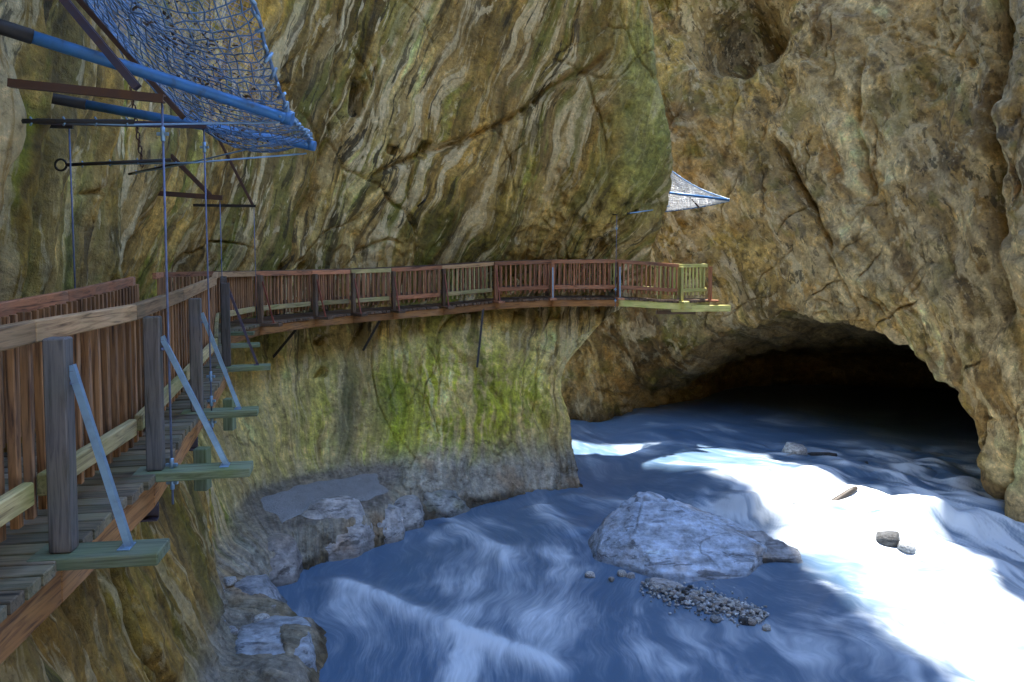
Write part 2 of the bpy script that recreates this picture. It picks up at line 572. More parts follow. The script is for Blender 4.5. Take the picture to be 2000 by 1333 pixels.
for pts_, wd_, dp_ in [([(4.95, 5.0), (4.88, 4.4), (4.76, 4.0), (4.70, 3.7), (4.80, 3.4), (5.05, 3.05), (5.4, 2.7)], .085, .60),
                       ([(5.12, 4.8), (5.03, 4.3), (4.90, 3.9), (4.86, 3.6), (5.0, 3.3), (5.25, 3.0)], .055, .40),
                       ([(4.55, 4.6), (4.45, 4.1), (4.40, 3.6), (4.5, 3.2)], .06, .28),
                       ([(5.5, 4.9), (5.45, 4.3), (5.40, 3.8), (5.5, 3.3)], .06, .25),
                       ([(4.1, 4.9), (4.05, 4.4), (4.0, 3.8)], .07, .28)]:
    dist, par = segdist(gps, gpt, [(q[0] * 1.7, q[1] * 1.15) for q in pts_])
    d = d - dp_ * np.exp(-(dist / wd_) ** 2) * sst(0, .12, par) * sst(0, .12, 1 - par)
X, Z = Xs, Zs
# scallop pits
for k in range(60):
    i0 = rng.integers(0, P.shape[0])
    j0 = rng.integers(100, P.shape[1] - 60)
    c0 = P[i0, j0]
    if c0[1] < 5 or c0[2] > 14.5:
        continue
    rr = rng.uniform(.05, .17)
    dd = np.sqrt(((P - c0) ** 2 * np.array([1, 1, .35])).sum(2))
    d -= 0.22 * np.exp(-(dd / rr) ** 2)
ledge = (sst(1.7, 2.05, pt) * sst(3.15, 2.85, pt))[None, :] * (np.interp(ps, [9.3, 10.2, 12.6, 13.4], [0, 1, 1, 0]))[:, None]
d *= (1 - .93 * ledge)
bank = sst(2.2, .2, Z)
d += bank * 0.16 * (cellnoise(X * .9, Y * .9, Z * 1.6)[2] - .5) * (1 - ledge)
PD = P + N * d[..., None]

# colour: layered stains, streaks and moss
warp = .5 * fbm(X * .7, Y * .7, Z * .3, 3)
st1 = fbm((acr + warp) * .75, Z * .06, 1.0, 4, .6)
st2 = fbm((acr + warp) * 2.2, Z * .10, 5.0, 4, .6)
st3 = fbm((acr + warp) * 3.2, Z * .22, 9.0, 4, .6)
pat = fbm(X * .35, Y * .35, Z * .3, 4)
c = np.ones(P.shape) * TAN * 0.92
c = mixc(c, BROWN, sst(-.15, .35, st1 + .25 * pat))
c = mixc(c, OLIVE, .75 * sst(.0, .4, fbm(acr * .5, Z * .09, 12.0, 3) + .2 * st2))
c = mixc(c, DARK, .85 * sst(.08, .40, st2))
c = mixc(c, CREAM, .9 * sst(.08, .42, -st2 + .35 * fbm(X * .3, Y * .3, Z * .2, 2)) * (1 - .7 * smoothm))
c = mixc(c, PALE, .8 * sst(.25, .5, st3 - .5 * pat - .2) * (1 - .8 * smoothm))
c = mixc(c, MOSS * 1.1, .8 * sst(.1, .4, st3 * .6 + fbm(acr * .9, Z * .15, 31.0, 3) + .25 * fbm(X * 5, Y * 5, Z * 3.2, 4, .65)))
upw = (Y > 15) * sst(6.0, 7.0, Z)
zl = X - .36 * (Z - 9)                       # follows the lean of the flutes
band = np.exp(-((zl + 5.6 + .5 * pat) / .75) ** 2) * sst(8.0, 10.5, Z) * upw
c = mixc(c, lin(84, 72, 34), .8 * band)
band = np.exp(-((zl + 4.2 + .4 * pat) / .8) ** 2) * upw
c = mixc(c, PALE, .75 * band * sst(-.25, .25, -st2 + .3 * st3))
band = np.exp(-((zl + 2.2 + .6 * pat) / 1.0) ** 2) * upw
c = mixc(c, lin(92, 80, 40), .6 * band * sst(-.3, .2, st1))
c = mixc(c, lin(74, 74, 30), .75 * sst(0, 1, 1.15 - np.hypot((X + 2.6) / 1.9, (Z - 7.0) / 1.3)) * (Y > 17) * sst(-.4, .1, st3))
band = np.exp(-((zl + 7.4) / .7) ** 2) * upw
c = mixc(c, CREAM, .6 * band * sst(-.2, .3, st3))
lb = sst(-2.0, -4.5, X) * (Y < 14)
c = mixc(c, OCHRE * .8, .45 * lb * sst(-.2, .3, pat))
c = mixc(c, BROWN * 1.1, .7 * smoothm * sst(-.4, .2, pat))
c = mixc(c, CREAM * .8, .6 * knob * sst(-.1, .5, kn))
c = mixc(c, DARK, .6 * knob * sst(.1, -.5, kn))
corner = sst(2.6, 3.6, X) * (Y > 20) * sst(6.5, 8, Z)
c = mixc(c, lin(122, 130, 84), .75 * corner * sst(-.25, .15, pat + .3 * st3))
c = mixc(c, OLIVE, .8 * sst(0, 1, 1.1 - np.hypot((X - 2.9) / .6, (Z - 8.6) / 1.2)) * (Y > 20))
yl = sst(0, 1, 1.2 - np.hypot((X + 6.4) / 1.0, (Z - 13.2) / 2.2)) * (Y > 16)
c = mixc(c, OCHRE, .8 * yl)
# lower wall under the far walkway: pale drips, moss, grey wash zone
lowm = sst(4.8, 3.6, Z) * (Y > 15)
c = mixc(c, lin(186, 176, 142), .85 * lowm * sst(-.5, .3, pat + .5))
c = mixc(c, BROWN, .5 * lowm * sst(.05, .4, st2))
c = mixc(c, PALE * .9, .7 * lowm * sst(.05, .35, -st3) * sst(3.0, -2.0, X))
mo = sst(0, .9, 1.35 - np.hypot((X + 1.9 + .5 * st2) / 3.6, (Z - 2.1 + .5 * pat) / 1.9)) * (Y > 17)
mfine = fbm(X * 5, Y * 5, Z * 3.2, 4, .65)
c = mixc(c, lin(152, 164, 56), .9 * mo * sst(-.25, .15, st3 * .9 + .5 * fbm(acr * .7, Z * .3, 8.0, 3) + .6 * mfine))
c = mixc(c, lin(92, 112, 30), .6 * mo * sst(.05, .3, fbm(acr * 1.1, Z * .4, 18.0, 4) + .5 * mfine))
mo2 = sst(0, 1, 1.2 - np.hypot((X + 3.4 + .2 * st2) / .6, (Z - 2.2) / 1.2)) * (Y > 17)
c = mixc(c, MOSS * 1.2, .7 * mo2)
sp = sst(0, 1, 1.2 - np.hypot((X + 4.35 + .12 * (Z - 2)) / .38, (Z - 2.1) / 1.9)) * (Y > 17)
c = mixc(c, SEEP * .9, .9 * sp)
wash = sst(1.5, .55, Z + .35 * pat + .25 * st3) * (Y > 5)
c = mixc(c, lin(150, 148, 146), .9 * wash)
c = mixc(c, lin(150, 122, 92), .5 * wash * sst(.1, .4, fbm(X * 1.1, Y * 1.1, Z * 1.1, 3)))
nl = (Y < 13.2) * sst(5.4, 4.2, Z) * (X < 0)
c = mixc(c, lin(128, 100, 48), .6 * nl * (1 - wash))
c = mixc(c, lin(104, 104, 26), .7 * nl * sst(.05, .4, st1 + st2 * .5) * (1 - wash))
wetm = sst(.22, .05, Z + .08 * pat)
c = mixc(c, lin(58, 48, 34), .85 * wetm)
sandm = np.clip(ledge * 1.5, 0, 1) * sst(.55, .8, Z)
c = mixc(c, lin(116, 112, 112), .95 * sandm)
c = c * (1 + .5 * fbm(X * 2.2, Y * 2.2, Z * 2.2, 5, .6)[..., None]) * (1 + .75 * fbm(X * .5, Y * .5, Z * .4 + 40, 4)[..., None])
c = c * (1 + (np.array([1.48, 1.25, .74]) - 1) * (1 - .8 * wash)[..., None])
c = np.clip(c, .012, .75)
stain = (.55 + .75 * sst(-.35, .4, fbm(X * .3, Y * .3, Z * .25 + 60, 3))) * (1 - .35 * lowm) * (1 - .7 * np.clip(mo, 0, 1)) * (1 - .75 * wash) * (1 - .45 * smoothm) * (1 - .5 * corner) * (1 - .3 * nl) * (1 - sandm)
flow = np.stack([acr, d * 2, Z], axis=2)
V = PD.reshape(-1, 3)
me = np_mesh('cliff', V, grid_faces(*P.shape[:2]), True,
             {'col': ('FLOAT_COLOR', c.reshape(-1, 3)), 'flow': ('FLOAT_VECTOR', flow.reshape(-1, 3)), 'stain': ('FLOAT', stain.ravel())})
o = link('cliff', me, M_CLIFF)
o['kind'] = 'structure'
MAINP, MAIND = P, PD
i0, i1 = np.searchsorted(ps, 9.9), np.searchsorted(ps, 12.75)
j0, j1 = np.searchsorted(pt, 2.06), np.searchsorted(pt, 2.96)
SAND = PD[i0:i1, j0:j1].copy()

# ------------------------------------------------------------------ far and right cliff with the river cave
def plain(B, W, T, n, zl=0.0):
    B, W, T = np.array(B, float), np.array(W, float), np.array(T, float)
    return dict(p=[(*B, -1.2), (*(B * .9 + W * .1), .6), (*(B * .75 + W * .25), 1.6), (*(B * .5 + W * .5), 2.6), (*(B * .3 + W * .7), 3.4),
                   (*(B * .1 + W * .9), 4.8)], W=W, T=T, n=n)


def cave(F, C, Lp, W, T, n):
    F, Lv, W, T = np.array(F, float), np.array(Lp, float), np.array(W, float), np.array(T, float)
    C = np.array(C, float)
    z = Lv[2]
    return dict(p=[(*F, -1.2), (*(F * .97 + C[:2] * .03), max(.25, C[2] * .45)), tuple(C), tuple(Lv * .75 + C * .25 + np.array([0, 0, .06])),
                   tuple(Lv), (*(Lv[:2] * .5 + W * .5 + (Lv[:2] - C[:2]) * .02), z + .35 * (7 - z))], W=W, T=T, n=n)


bcols = [
    plain((-14, 38), (-14, 38), (-14, 38), 6),
    plain((-2.5, 31.5), (-2.4, 32), (-2.2, 33), 30),
    plain((1.95, 29.1), (2.4, 29.4), (2.6, 30.3), 60),
    plain((3.9, 28.9), (4.6, 28.2), (4.9, 28.9), 50),
    cave((7.0, 32), (6.3, 29.0, 1.6), (5.8, 27.4, 2.7), (5.75, 27.0), (6.1, 27.9), 50),
    cave((11, 36), (9.0, 28.8, 3.0), (7.3, 26.0, 4.0), (7.15, 25.8), (7.6, 26.9), 50),
    cave((17, 36), (11.4, 27.6, 3.6), (8.5, 24.6, 4.35), (8.4, 24.5), (8.9, 25.8), 56),
    cave((22, 34), (13.6, 25.6, 3.7), (9.7, 22.8, 4.4), (9.6, 22.8), (10.1, 23.8), 56),
    cave((24, 29), (14.2, 23.0, 3.4), (10.6, 21.0, 4.05), (10.5, 21.0), (11.1, 22.0), 46),
    cave((23, 24), (14.0, 20.7, 2.6), (11.15, 19.75, 3.3), (11.05, 19.8), (11.6, 20.5), 36),
    cave((20, 20.5), (13.6, 19.1, 1.5), (11.4, 18.6, 2.25), (11.4, 18.6), (11.9, 19.2), 30),
    cave((15, 18.4), (12.6, 18.1, .7), (11.55, 17.9, 1.05), (11.5, 17.9), (12.2, 18.6), 26),
    plain((11.8, 17.4), (11.65, 17.1), (12.0, 17.6), 30),
    plain((12.0, 16.5), (11.8, 16.3), (12.4, 16.5), 30),
    plain((14.5, 15.0), (14.2, 14.9), (14.8, 15), 14),
    plain((19, 11), (19, 11), (19, 11), 10),
    plain((20, 0), (20, 0), (20, 0), 10),
    plain((18, -16), (18, -16), (18, -16), 12),
    plain((8, -27), (8, -27), (8, -27), 12),
    plain((-6, -26), (-6, -26), (-6, -26), 8),
    plain((-9, -14), (-9, -14), (-9, -14), 1),
]
for q in bcols[15:]:
    q['H'] = 16.0
ctrl = []
for q in bcols:
    W_, T_ = q['W'], q['T'] + (q['T'] - q['W']) * .6
    cen = np.array([3.0, 10.0])
    bk = (T_ - cen) / np.linalg.norm(T_ - cen)
    hh = q.get('H', 1.0)
    ctrl.append(q['p'] + [(*W_, 7.0), (*(W_ * .6 + T_ * .4), 10.2), (*T_, 14.6), (*(T_ + .1 * (T_ - W_)), 15.0 + .6 * hh), (*(T_ + .15 * (T_ - W_)), 15.5 + hh), (*(T_ + bk * 10), 16.5 + hh)])
ctrl = np.array(ctrl)
P, ps = cr_interp(ctrl, [q['n'] for q in bcols[:-1]])
P, pt = cr_interp(P.transpose(1, 0, 2), [12, 20, 28, 22, 40, 40, 70, 90, 20, 10, 4])
P = P.transpose(1, 0, 2)
X, Y, Z = P[..., 0], P[..., 1], P[..., 2]
N = grid_normals(P)
ic = int(np.argmin(abs(ps - 6.5)))
if N[ic, 200, 1] > 0:
    N = -N
S = arc(P, 0)[:, [int(np.argmin(abs(pt - 6)))]] * np.ones((1, P.shape[1]))
Sc = S - S[ic, 0]                      # 0 near the middle of the arch, grows towards the right buttress
vis = ((Y > 8)).astype(float)
a2 = S + .55 * Z + .8 * fbm(X * .3, Y * .3, Z * .3, 3)
d = .55 * fbm(X * .16, Y * .16, Z * .15, 3)
d += .26 * ridged(a2 * .28, Z * .16, 6.0, 4, .5)
wa_ = .9 * fbm(X * .55, Y * .55, Z * .55, 4, .55)
wb_ = .9 * fbm(X * .55 + 30, Y * .55, Z * .55, 4, .55)
f1, f21, cid = cellnoise(X * .50 + .35 * Z + wa_, Y * .50 + wb_, Z * .30 + wa_)
d += .55 * (cid - .5) * sst(0, .5, f21)
f1, f21, cid = cellnoise(X * 1.3 + .6 * Z + 1.6 * wa_, Y * 1.3 + 1.6 * wb_, Z * .8 + .4 * X - 1.5 * wa_)
d += .12 * (cid - .5) * sst(0, .3, f21)
d += .13 * (.25 - np.abs(perlin(a2 * .8 + wa_, Z * .5 + wb_, 4.4))) * 1.5
d += .13 * ridged(a2 * .9, Z * .35, 2.0, 4, .55)
d += .05 * fbm(X * 2.2, Y * 2.2, Z * 2.2, 4, .6) + .05 * (.25 - np.abs(perlin(X * 2.6, Y * 2.6, Z * 2.6)))
plate = saw(a2 * .33 + .22 * Z + .7 * fbm(X * .3, Y * .3, Z * .3 + 2, 3), .10)
d += .15 * plate * sst(-.3, .3, fbm(X * .25, Y * .25, Z * .25 + 9, 3))
plate = saw(a2 * .8 - .5 * Z + .8 * fbm(X * .5, Y * .5, Z * .5 + 4, 3), .12)
d += .06 * plate * sst(-.2, .3, fbm(X * .35, Y * .35, Z * .35 + 19, 3))
d -= cracks(S, Z, 130, 6, .028, .14, (Y > 15) & (Z < 15.5) & (Z > .5), slope=(-.7, .7), lng=(.8, 3.5), jag=.4)
Xw = X + .25 * fbm(X * .9, Y * .9, Z * .9, 3)
Zw = Z + .25 * fbm(X * .9 + 9, Y * .9, Z * .9, 3)


def gr2(pts, wdt, dep):
    global d
    dist, par = segdist(Sc + (Xw - X), Zw, pts)
    d = d - dep * np.exp(-(dist / wdt) ** 2) * sst(0, .1, par) * sst(0, .1, 1 - par)


sR = float(np.interp(11.6, ps, Sc[:, 0]))
gr2([(sR - 1.0, 15), (sR - .9, 12), (sR - 1.1, 9.5), (sR - .6, 7), (sR - .3, 4.5)], .22, .55)
gr2([(-1.3, 10.2), (.1, 8.0), (1.0, 6.3)], .10, .45)
gr2([(.6, 13.5), (-1.2, 11.2), (-2.2, 9.2)], .25, .3)
gr2([(2.0, 12.5), (1.5, 10.0), (2.2, 8.0)], .2, .3)
# hollow high on the wall and the rounded block under it
hx = Sc + 2.6 + .5 * fbm(X * .6, Y * .6, Z * .6 + 3, 3)
hz = Zw - 13.8 + .4 * fbm(X * .6, Y * .6, Z * .6 + 8, 3)
hu, hv = hx * .85 - hz * .5, hz * .85 + hx * .5
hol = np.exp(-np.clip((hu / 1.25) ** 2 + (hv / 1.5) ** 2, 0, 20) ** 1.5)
d -= 2.1 * hol
d += .45 * np.exp(-((Sc + 2.6) / .9) ** 2 - ((Zw - 12.2) / .5) ** 2)
# right buttress swells towards the river
d += .45 * sst(-.9, .3, Sc - sR) * sst(2, 6, Z) * vis
PD = P + N * d[..., None]
pat = fbm(X * .3, Y * .3, Z * .3, 4)
st2 = fbm(a2 * 1.1, Z * .35, 3.0, 5, .6)
st3 = fbm(X * 1.4, Y * 1.4, Z * 1.2, 5, .6)
c = np.ones(P.shape) * lin(158, 136, 92)
c = mixc(c, lin(112, 90, 54), sst(-.1, .35, pat + .3 * st3))
c = mixc(c, lin(186, 164, 118), .8 * sst(.02, .4, -st2 - .2 * pat))
c = mixc(c, lin(108, 104, 92), .6 * sst(.1, .45, fbm(X * .5 + 7, Y * .5, Z * .5, 4)))
c = mixc(c, lin(84, 70, 42), .6 * sst(.1, .4, st3))
c = mixc(c, lin(150, 112, 56), .6 * sst(.15, .45, fbm(X * .6 + 20, Y * .6, Z * .6, 4)))
leftb = sst(0.5, -4, Sc)
c = mixc(c, lin(146, 130, 50), .5 * leftb * sst(-.1, .3, fbm(X * .4 + 3, Y * .4, Z * .4, 3)) * sst(4, 7, Z))
c = mixc(c, lin(92, 98, 34), .7 * leftb * sst(.05, .4, fbm(X * .8 + 13, Y * .8, Z * .8, 4)))
c = mixc(c, lin(104, 106, 40), .6 * sst(.1, .4, fbm(a2 * .8, Z * .3, 21, 4)) * sst(7, 3, Z))
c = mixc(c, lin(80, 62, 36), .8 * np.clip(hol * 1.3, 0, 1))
c = mixc(c, PALE * .85, .75 * sst(.28, .5, ridged(a2 * .8, Z * .35, 14, 4) - .15) * sst(-1, 3, Sc + 1))
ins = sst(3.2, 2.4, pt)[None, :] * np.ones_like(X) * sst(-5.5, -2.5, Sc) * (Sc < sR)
c = mixc(c, lin(84, 72, 54), .6 * ins)  # cave interior: shade put into the rock colour, along with dark wet rock
c = mixc(c, lin(52, 46, 36), .8 * sst(.5, .1, Z + .2 * pat) * vis)
c = c * (1 + .5 * fbm(X * 2.2, Y * 2.2, Z * 2.2, 5, .6)[..., None]) * (1 + .7 * fbm(X * .45, Y * .45, Z * .4 + 40, 4)[..., None])
c = np.clip(c * np.array([1.38, 1.20, .90]), .012, .75)
flow = np.stack([a2, d * 2, Z - .55 * S], axis=2)
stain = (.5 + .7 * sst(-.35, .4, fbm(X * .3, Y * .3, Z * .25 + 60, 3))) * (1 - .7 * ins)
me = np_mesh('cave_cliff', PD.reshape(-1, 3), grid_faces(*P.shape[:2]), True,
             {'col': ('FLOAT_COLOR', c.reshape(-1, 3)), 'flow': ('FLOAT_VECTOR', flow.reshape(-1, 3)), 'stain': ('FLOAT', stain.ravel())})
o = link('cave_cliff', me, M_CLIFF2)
o['kind'] = 'structure'

# ------------------------------------------------------------------ unseen rock slab added overhead, outlined to shape the sunlit strip on the river
OFF = np.array([to_sun.x, to_sun.y]) / to_sun.z
zr = 34.0
ground_edge = np.array([(-16, 27.5), (-3, 26.0), (0.6, 24.6), (1.6, 22.9), (3.8, 22.4), (5.4, 21.0), (6.2, 19.4), (6.3, 16.7), (6.2, 14.5), (6.5, 12.0), (6.8, 8), (7.0, 2), (6.0, -1.5), (2.0, -3), (-6, -4.0), (-16, -4.0)])
edge = ground_edge + OFF * zr
n = 26
seg = []
for i in range(len(edge)):
    a, b_ = edge[i], edge[(i + 1) % len(edge)]
    for k in range(n):
        seg.append(a + (b_ - a) * k / n)
seg = np.array(seg)
cen = np.array([-6.0, 15.0])
rings = []
nn = fbm(seg[:, 0] * .8, seg[:, 1] * .8, 0.5, 4)
base = seg + (seg - cen) / np.linalg.norm(seg - cen, axis=1)[:, None] * (nn * .8)[:, None]
for f, dz in ((0.02, -1.5), (.35, -1.4), (.7, -1.0), (.92, -.5), (1.0, .2), (1.0, 1.5), (.96, 3.0), (.6, 5), (.02, 6)):
    q = cen + (base - cen) * f
    zz = zr + dz + .5 * fbm(q[:, 0] * .4, q[:, 1] * .4, dz, 3)
    rings.append(np.column_stack([q, zz]))
R = np.array(rings)
R = np.concatenate([R, R[:, :1]], axis=1)
cc = np.ones(R.shape) * BROWN
me = np_mesh('sun_blocking_brow', R.reshape(-1, 3), grid_faces(*R.shape[:2]), True,
             {'col': ('FLOAT_COLOR', cc.reshape(-1, 3)), 'flow': ('FLOAT_VECTOR', R.reshape(-1, 3))})
o = link('sun_blocking_brow', me, M_CLIFF2)
o['kind'] = 'structure'

# ------------------------------------------------------------------ river
def water_material():
    m, t, b = new_mat('river_water')
    L = t.links.new
    at = node(t, 'ShaderNodeAttribute', attribute_name='foam')
    fl = node(t, 'ShaderNodeAttribute', attribute_name='flow')
    mp = node(t, 'ShaderNodeMapping')
    mp.inputs['Scale'].default_value = (1.9, 0.42, 1)
    L(fl.outputs['Vector'], mp.inputs['Vector'])
    n1 = node(t, 'ShaderNodeTexNoise')
    n1.inputs['Scale'].default_value = 2.2
    n1.inputs['Detail'].default_value = 6
    n1.inputs['Roughness'].default_value = 0.6
    n1.inputs['Distortion'].default_value = 0.4
    L(mp.outputs[0], n1.inputs['Vector'])
    mp2 = node(t, 'ShaderNodeMapping')
    mp2.inputs['Scale'].default_value = (7.5, 0.7, 1)
    L(fl.outputs['Vector'], mp2.inputs['Vector'])
    n2 = node(t, 'ShaderNodeTexNoise')
    n2.inputs['Scale'].default_value = 2.5
    n2.inputs['Detail'].default_value = 5
    n2.inputs['Roughness'].default_value = 0.6
    n2.inputs['Distortion'].default_value = 0.25
    L(mp2.outputs[0], n2.inputs['Vector'])
    k1 = node(t, 'ShaderNodeMath', operation='MULTIPLY_ADD')      # foam + .6 (n1 - .5) + .4 (n2 - .5)
    k1.inputs[1].default_value = 0.62
    L(n1.outputs['Fac'], k1.inputs[0])
    L(at.outputs['Fac'], k1.inputs[2])
    k2 = node(t, 'ShaderNodeMath', operation='MULTIPLY_ADD')
    k2.inputs[1].default_value = 0.52
    L(n2.outputs['Fac'], k2.inputs[0])
    L(k1.outputs[0], k2.inputs[2])
    mu = node(t, 'ShaderNodeMapRange', interpolation_type='SMOOTHSTEP')
    mu.inputs['From Min'].default_value = 0.57 + .02
    mu.inputs['From Max'].default_value = 0.57 + 1.05
    L(k2.outputs[0], mu.inputs['Value'])
    mx = node(t, 'ShaderNodeMix', data_type='RGBA')
    mx.inputs[6].default_value = (0.076, 0.138, 0.225, 1)
    mx.inputs[7].default_value = (0.60, 0.67, 0.74, 1)
    L(mu.outputs[0], mx.inputs[0])
    L(mx.outputs[2], b.inputs['Base Color'])
    rr = node(t, 'ShaderNodeMapRange')
    rr.inputs['To Min'].default_value = 0.28
    rr.inputs['To Max'].default_value = 0.75
    L(mu.outputs[0], rr.inputs['Value'])
    L(rr.outputs[0], b.inputs['Roughness'])
    b.inputs['IOR'].default_value = 1.33
    bp = node(t, 'ShaderNodeBump')
    bp.inputs['Strength'].default_value = 0.10
    bp.inputs['Distance'].default_value = 0.08
    L(n1.outputs['Fac'], bp.inputs['Height'])
    L(bp.outputs[0], b.inputs['Normal'])
    return m


M_WATER = water_material()
xs = np.concatenate([np.linspace(-16, -5.2, 14)[:-1], np.linspace(-5.2, 13, 420), np.linspace(13, 24, 14)[1:]])
ys = np.concatenate([np.linspace(-30, 9.5, 30)[:-1], np.linspace(9.5, 30, 480), np.linspace(30, 44, 14)[1:]])
Xg, Yg = np.meshgrid(xs, ys, indexing='ij')


def poly_field(pts, wdt):
    dist, par = segdist(Xg, Yg, pts)
    return np.exp(-(dist / wdt) ** 2) * sst(0, .15, par) * sst(0, .15, 1 - par), par


# flow runs from behind the corner down to the lower right, fanning towards the viewer
ww = sst(1.5, 6.5, Xg + .3 * (Yg - 16))
al = Xg * (.25 + .35 * ww) - Yg * (.97 - .15 * ww)
ac = Xg * (.97 - .12 * ww) + (Yg - 16) * (.22 + .34 * ww)
wv = 2.4 * fbm(Xg * .13, Yg * .13, .3, 2)
ac = ac + wv + .7 * fbm(Xg * .42, Yg * .42, 2.3, 3)
al = al + .8 * fbm(Xg * .4, Yg * .4, 7.3, 3)
h = .05 * fbm(Xg * .35, Yg * .35, 1.0, 3)
h += .03 * fbm(ac * .9, al * .35, 4.0, 3)
rapid = sst(4.6, 7.2, Xg + .5 * fbm(Xg * .5, Yg * .5, 9.0, 3)) * sst(24, 20.5, Yg)
rapid = np.maximum(rapid, .8 * sst(2.4, .8, np.abs((Xg - 7.5) * .5 + (Yg - 20.5) * .86)) * sst(3, 6, Xg))
h += rapid * (.12 * ridged(ac * .8, al * .5, 8.0, 2))
# the river drops over a boulder sill to the right of the big boulder
yl_ = np.interp(Xg, [3, 5, 6.4, 7.6, 9.2, 11, 14], [20.2, 19.0, 17.0, 15.8, 16.5, 16.0, 15.5])
sd_ = Yg - yl_ + .7 * fbm(Xg * .55, Yg * .55, 17.0, 3) + .25 * fbm(Xg * 1.6, Yg * 1.6, 18.0, 2)
LEVEL = .34 * sst(-.65, .55, sd_) * sst(2.8, 5.2, Xg)
sill = np.exp(-((sd_ + .1) / .55) ** 2) * sst(3.4, 5.2, Xg) * sst(12.5, 11, Xg)
h += LEVEL
for hx_, hy_, hr_, hh_ in [(5.9, 18.3, .45, .14), (6.6, 17.3, .40, .16), (7.3, 16.4, .45, .18), (8.1, 16.6, .5, .20), (9.3, 17.0, .6, .26), (10.2, 16.6, .45, .18), (8.7, 18.3, .5, .12),
                           (7.4, 18.9, .45, .12), (6.6, 19.8, .5, .12), (9.8, 18.6, .5, .14), (8.3, 20.2, .5, .10), (10.2, 20.0, .5, .12), (7.0, 14.7, .5, .10), (9.0, 14.6, .6, .10), (6.9, 13.2, .6, .07), (9.9, 14.9, .5, .10), (8.2, 13.4, .5, .08)]:
    ux, uy = Xg - hx_, Yg - hy_ + .25 * (Xg - hx_)
    q_ = np.sqrt((ux / hr_) ** 2 + (np.where(uy < 0, uy * 1.9, uy * .9) / hr_) ** 2)
    h += hh_ * np.exp(-q_ ** 2.2)
# cushions of water rolling over submerged cobbles
wq = .35 * fbm(Xg * .8, Yg * .8, 3.0, 2)
f1, f21, cid = cellnoise(ac * 1.15 + wq, al * .75, 0.5)
cush = np.clip(1 - f1 * 1.15, 0, 1) ** 1.2
cobb = sst(6.5, 8.5, Xg) * sst(14.5, 17, Yg) * sst(25, 22, Yg)
h += cobb * .22 * cush * (.4 + cid)
str1 = fbm(ac * 1.0, al * .30, 11.0, 5, .58)
str2 = fbm(ac * 2.6, al * .40, 14.0, 4, .6)
foam = rapid * (.02 + .80 * sst(-.08, .45, str1 + .7 * str2)) + .75 * sill * sst(-.35, .3, str2 + .4 * str1)
foam += .5 * cobb * sst(.25, .7, cush)
foam += .10 + .22 * sst(-.1, .45, str1 + .35 * str2)
veil = fbm(Xg * .45 + 3, Yg * .45, 6.0, 3)
foam += .42 * sst(-.1, .4, veil) * sst(-.35, .4, str1 + .6 * str2) * sst(20.5, 18, Yg)
for pts, wd, hh, ff in [
    ([(-4.0, 14.9), (-2.9, 14.2), (-1.8, 13.3), (-.9, 12.6), (.2, 11.9), (1.0, 11.2)], .28, .22, .75),
    ([(-3.6, 14.2), (-2.4, 13.2), (-1.3, 12.2), (-.4, 11.4)], .55, .06, .35),
    ([(-1.7, 18.0), (-.9, 16.9), (-.4, 16.2), (0, 15.0)], .30, .20, .45),
    ([(-.2, 16.8), (.0, 15.4), (.4, 14.0), (.5, 12.6)], .75, .06, .40),
    ([(.6, 19.2), (1.0, 18.0), (1.6, 17.1)], .35, .22, .55),
    ([(1.2, 20.0), (2.2, 19.4), (3.4, 19.0), (4.6, 18.6)], .30, .12, .45),
    ([(-.8, 13.8), (.2, 13.0), (1.2, 12.2)], .7, .03, .30),
    ([(5.2, 19.3), (6.0, 18.0), (6.6, 16.8), (6.7, 15.6)], .45, .15, .6),
    ([(5.0, 20.6), (6.5, 19.9), (8.2, 18.6), (9.6, 17.2), (10.6, 15.8)], .8, .10, .9),
    ([(6.4, 17.2), (7.3, 16.2), (8.2, 15.0)], .5, .12, .8),
    ([(8.2, 18.0), (9.0, 17.3), (9.8, 16.6)], .40, .30, .7),
    ([(6.6, 14.6), (8.4, 13.8), (10.5, 13.0)], 1.0, .02, .7),
    ([(6.0, 13.2), (7.0, 12.0), (8.0, 10.8)], .9, .02, .45),
]:
    g, par = poly_field([(a + 0, b_) for a, b_ in pts], wd)
    md = .25 + .75 * sst(-.6, .5, str1 * .6 + fbm(ac * 1.6, al * .45, 21.0, 4, .55))
    h += hh * .6 * g * (.5 + .7 * md)
    foam += ff * g * md
far = sst(21.5, 24, Yg)
foam += .25 * far * sst(.0, .4, fbm(ac * .6, al * .5, 33, 3))
foam = np.clip(foam, 0, 1)
h *= sst(9, 11, Yg) * sst(34, 28, Yg)
Vw = np.stack([Xg, Yg, h], axis=2).reshape(-1, 3)
flw = np.stack([ac, al, np.zeros_like(ac)], axis=2).reshape(-1, 3)
me = np_mesh('water', Vw, grid_faces(*Xg.shape), True,
             {'foam': ('FLOAT', foam.ravel()), 'flow': ('FLOAT_VECTOR', flw)})
o = link('river_water', me, M_WATER)
o['kind'] = 'structure'

# ================================================================== objects
def tag(o, label=None, cat=None, group=None, kind=None):
    if label:
        o['label'] = label
    if cat:
        o['category'] = cat
    if group:
        o['group'] = group
    if kind:
        o['kind'] = kind
    return o


def empty(name, loc):
    o = bpy.data.objects.new(name, None)
    o.empty_display_size = .2
    COL.objects.link(o)
    o.location = loc
    return o


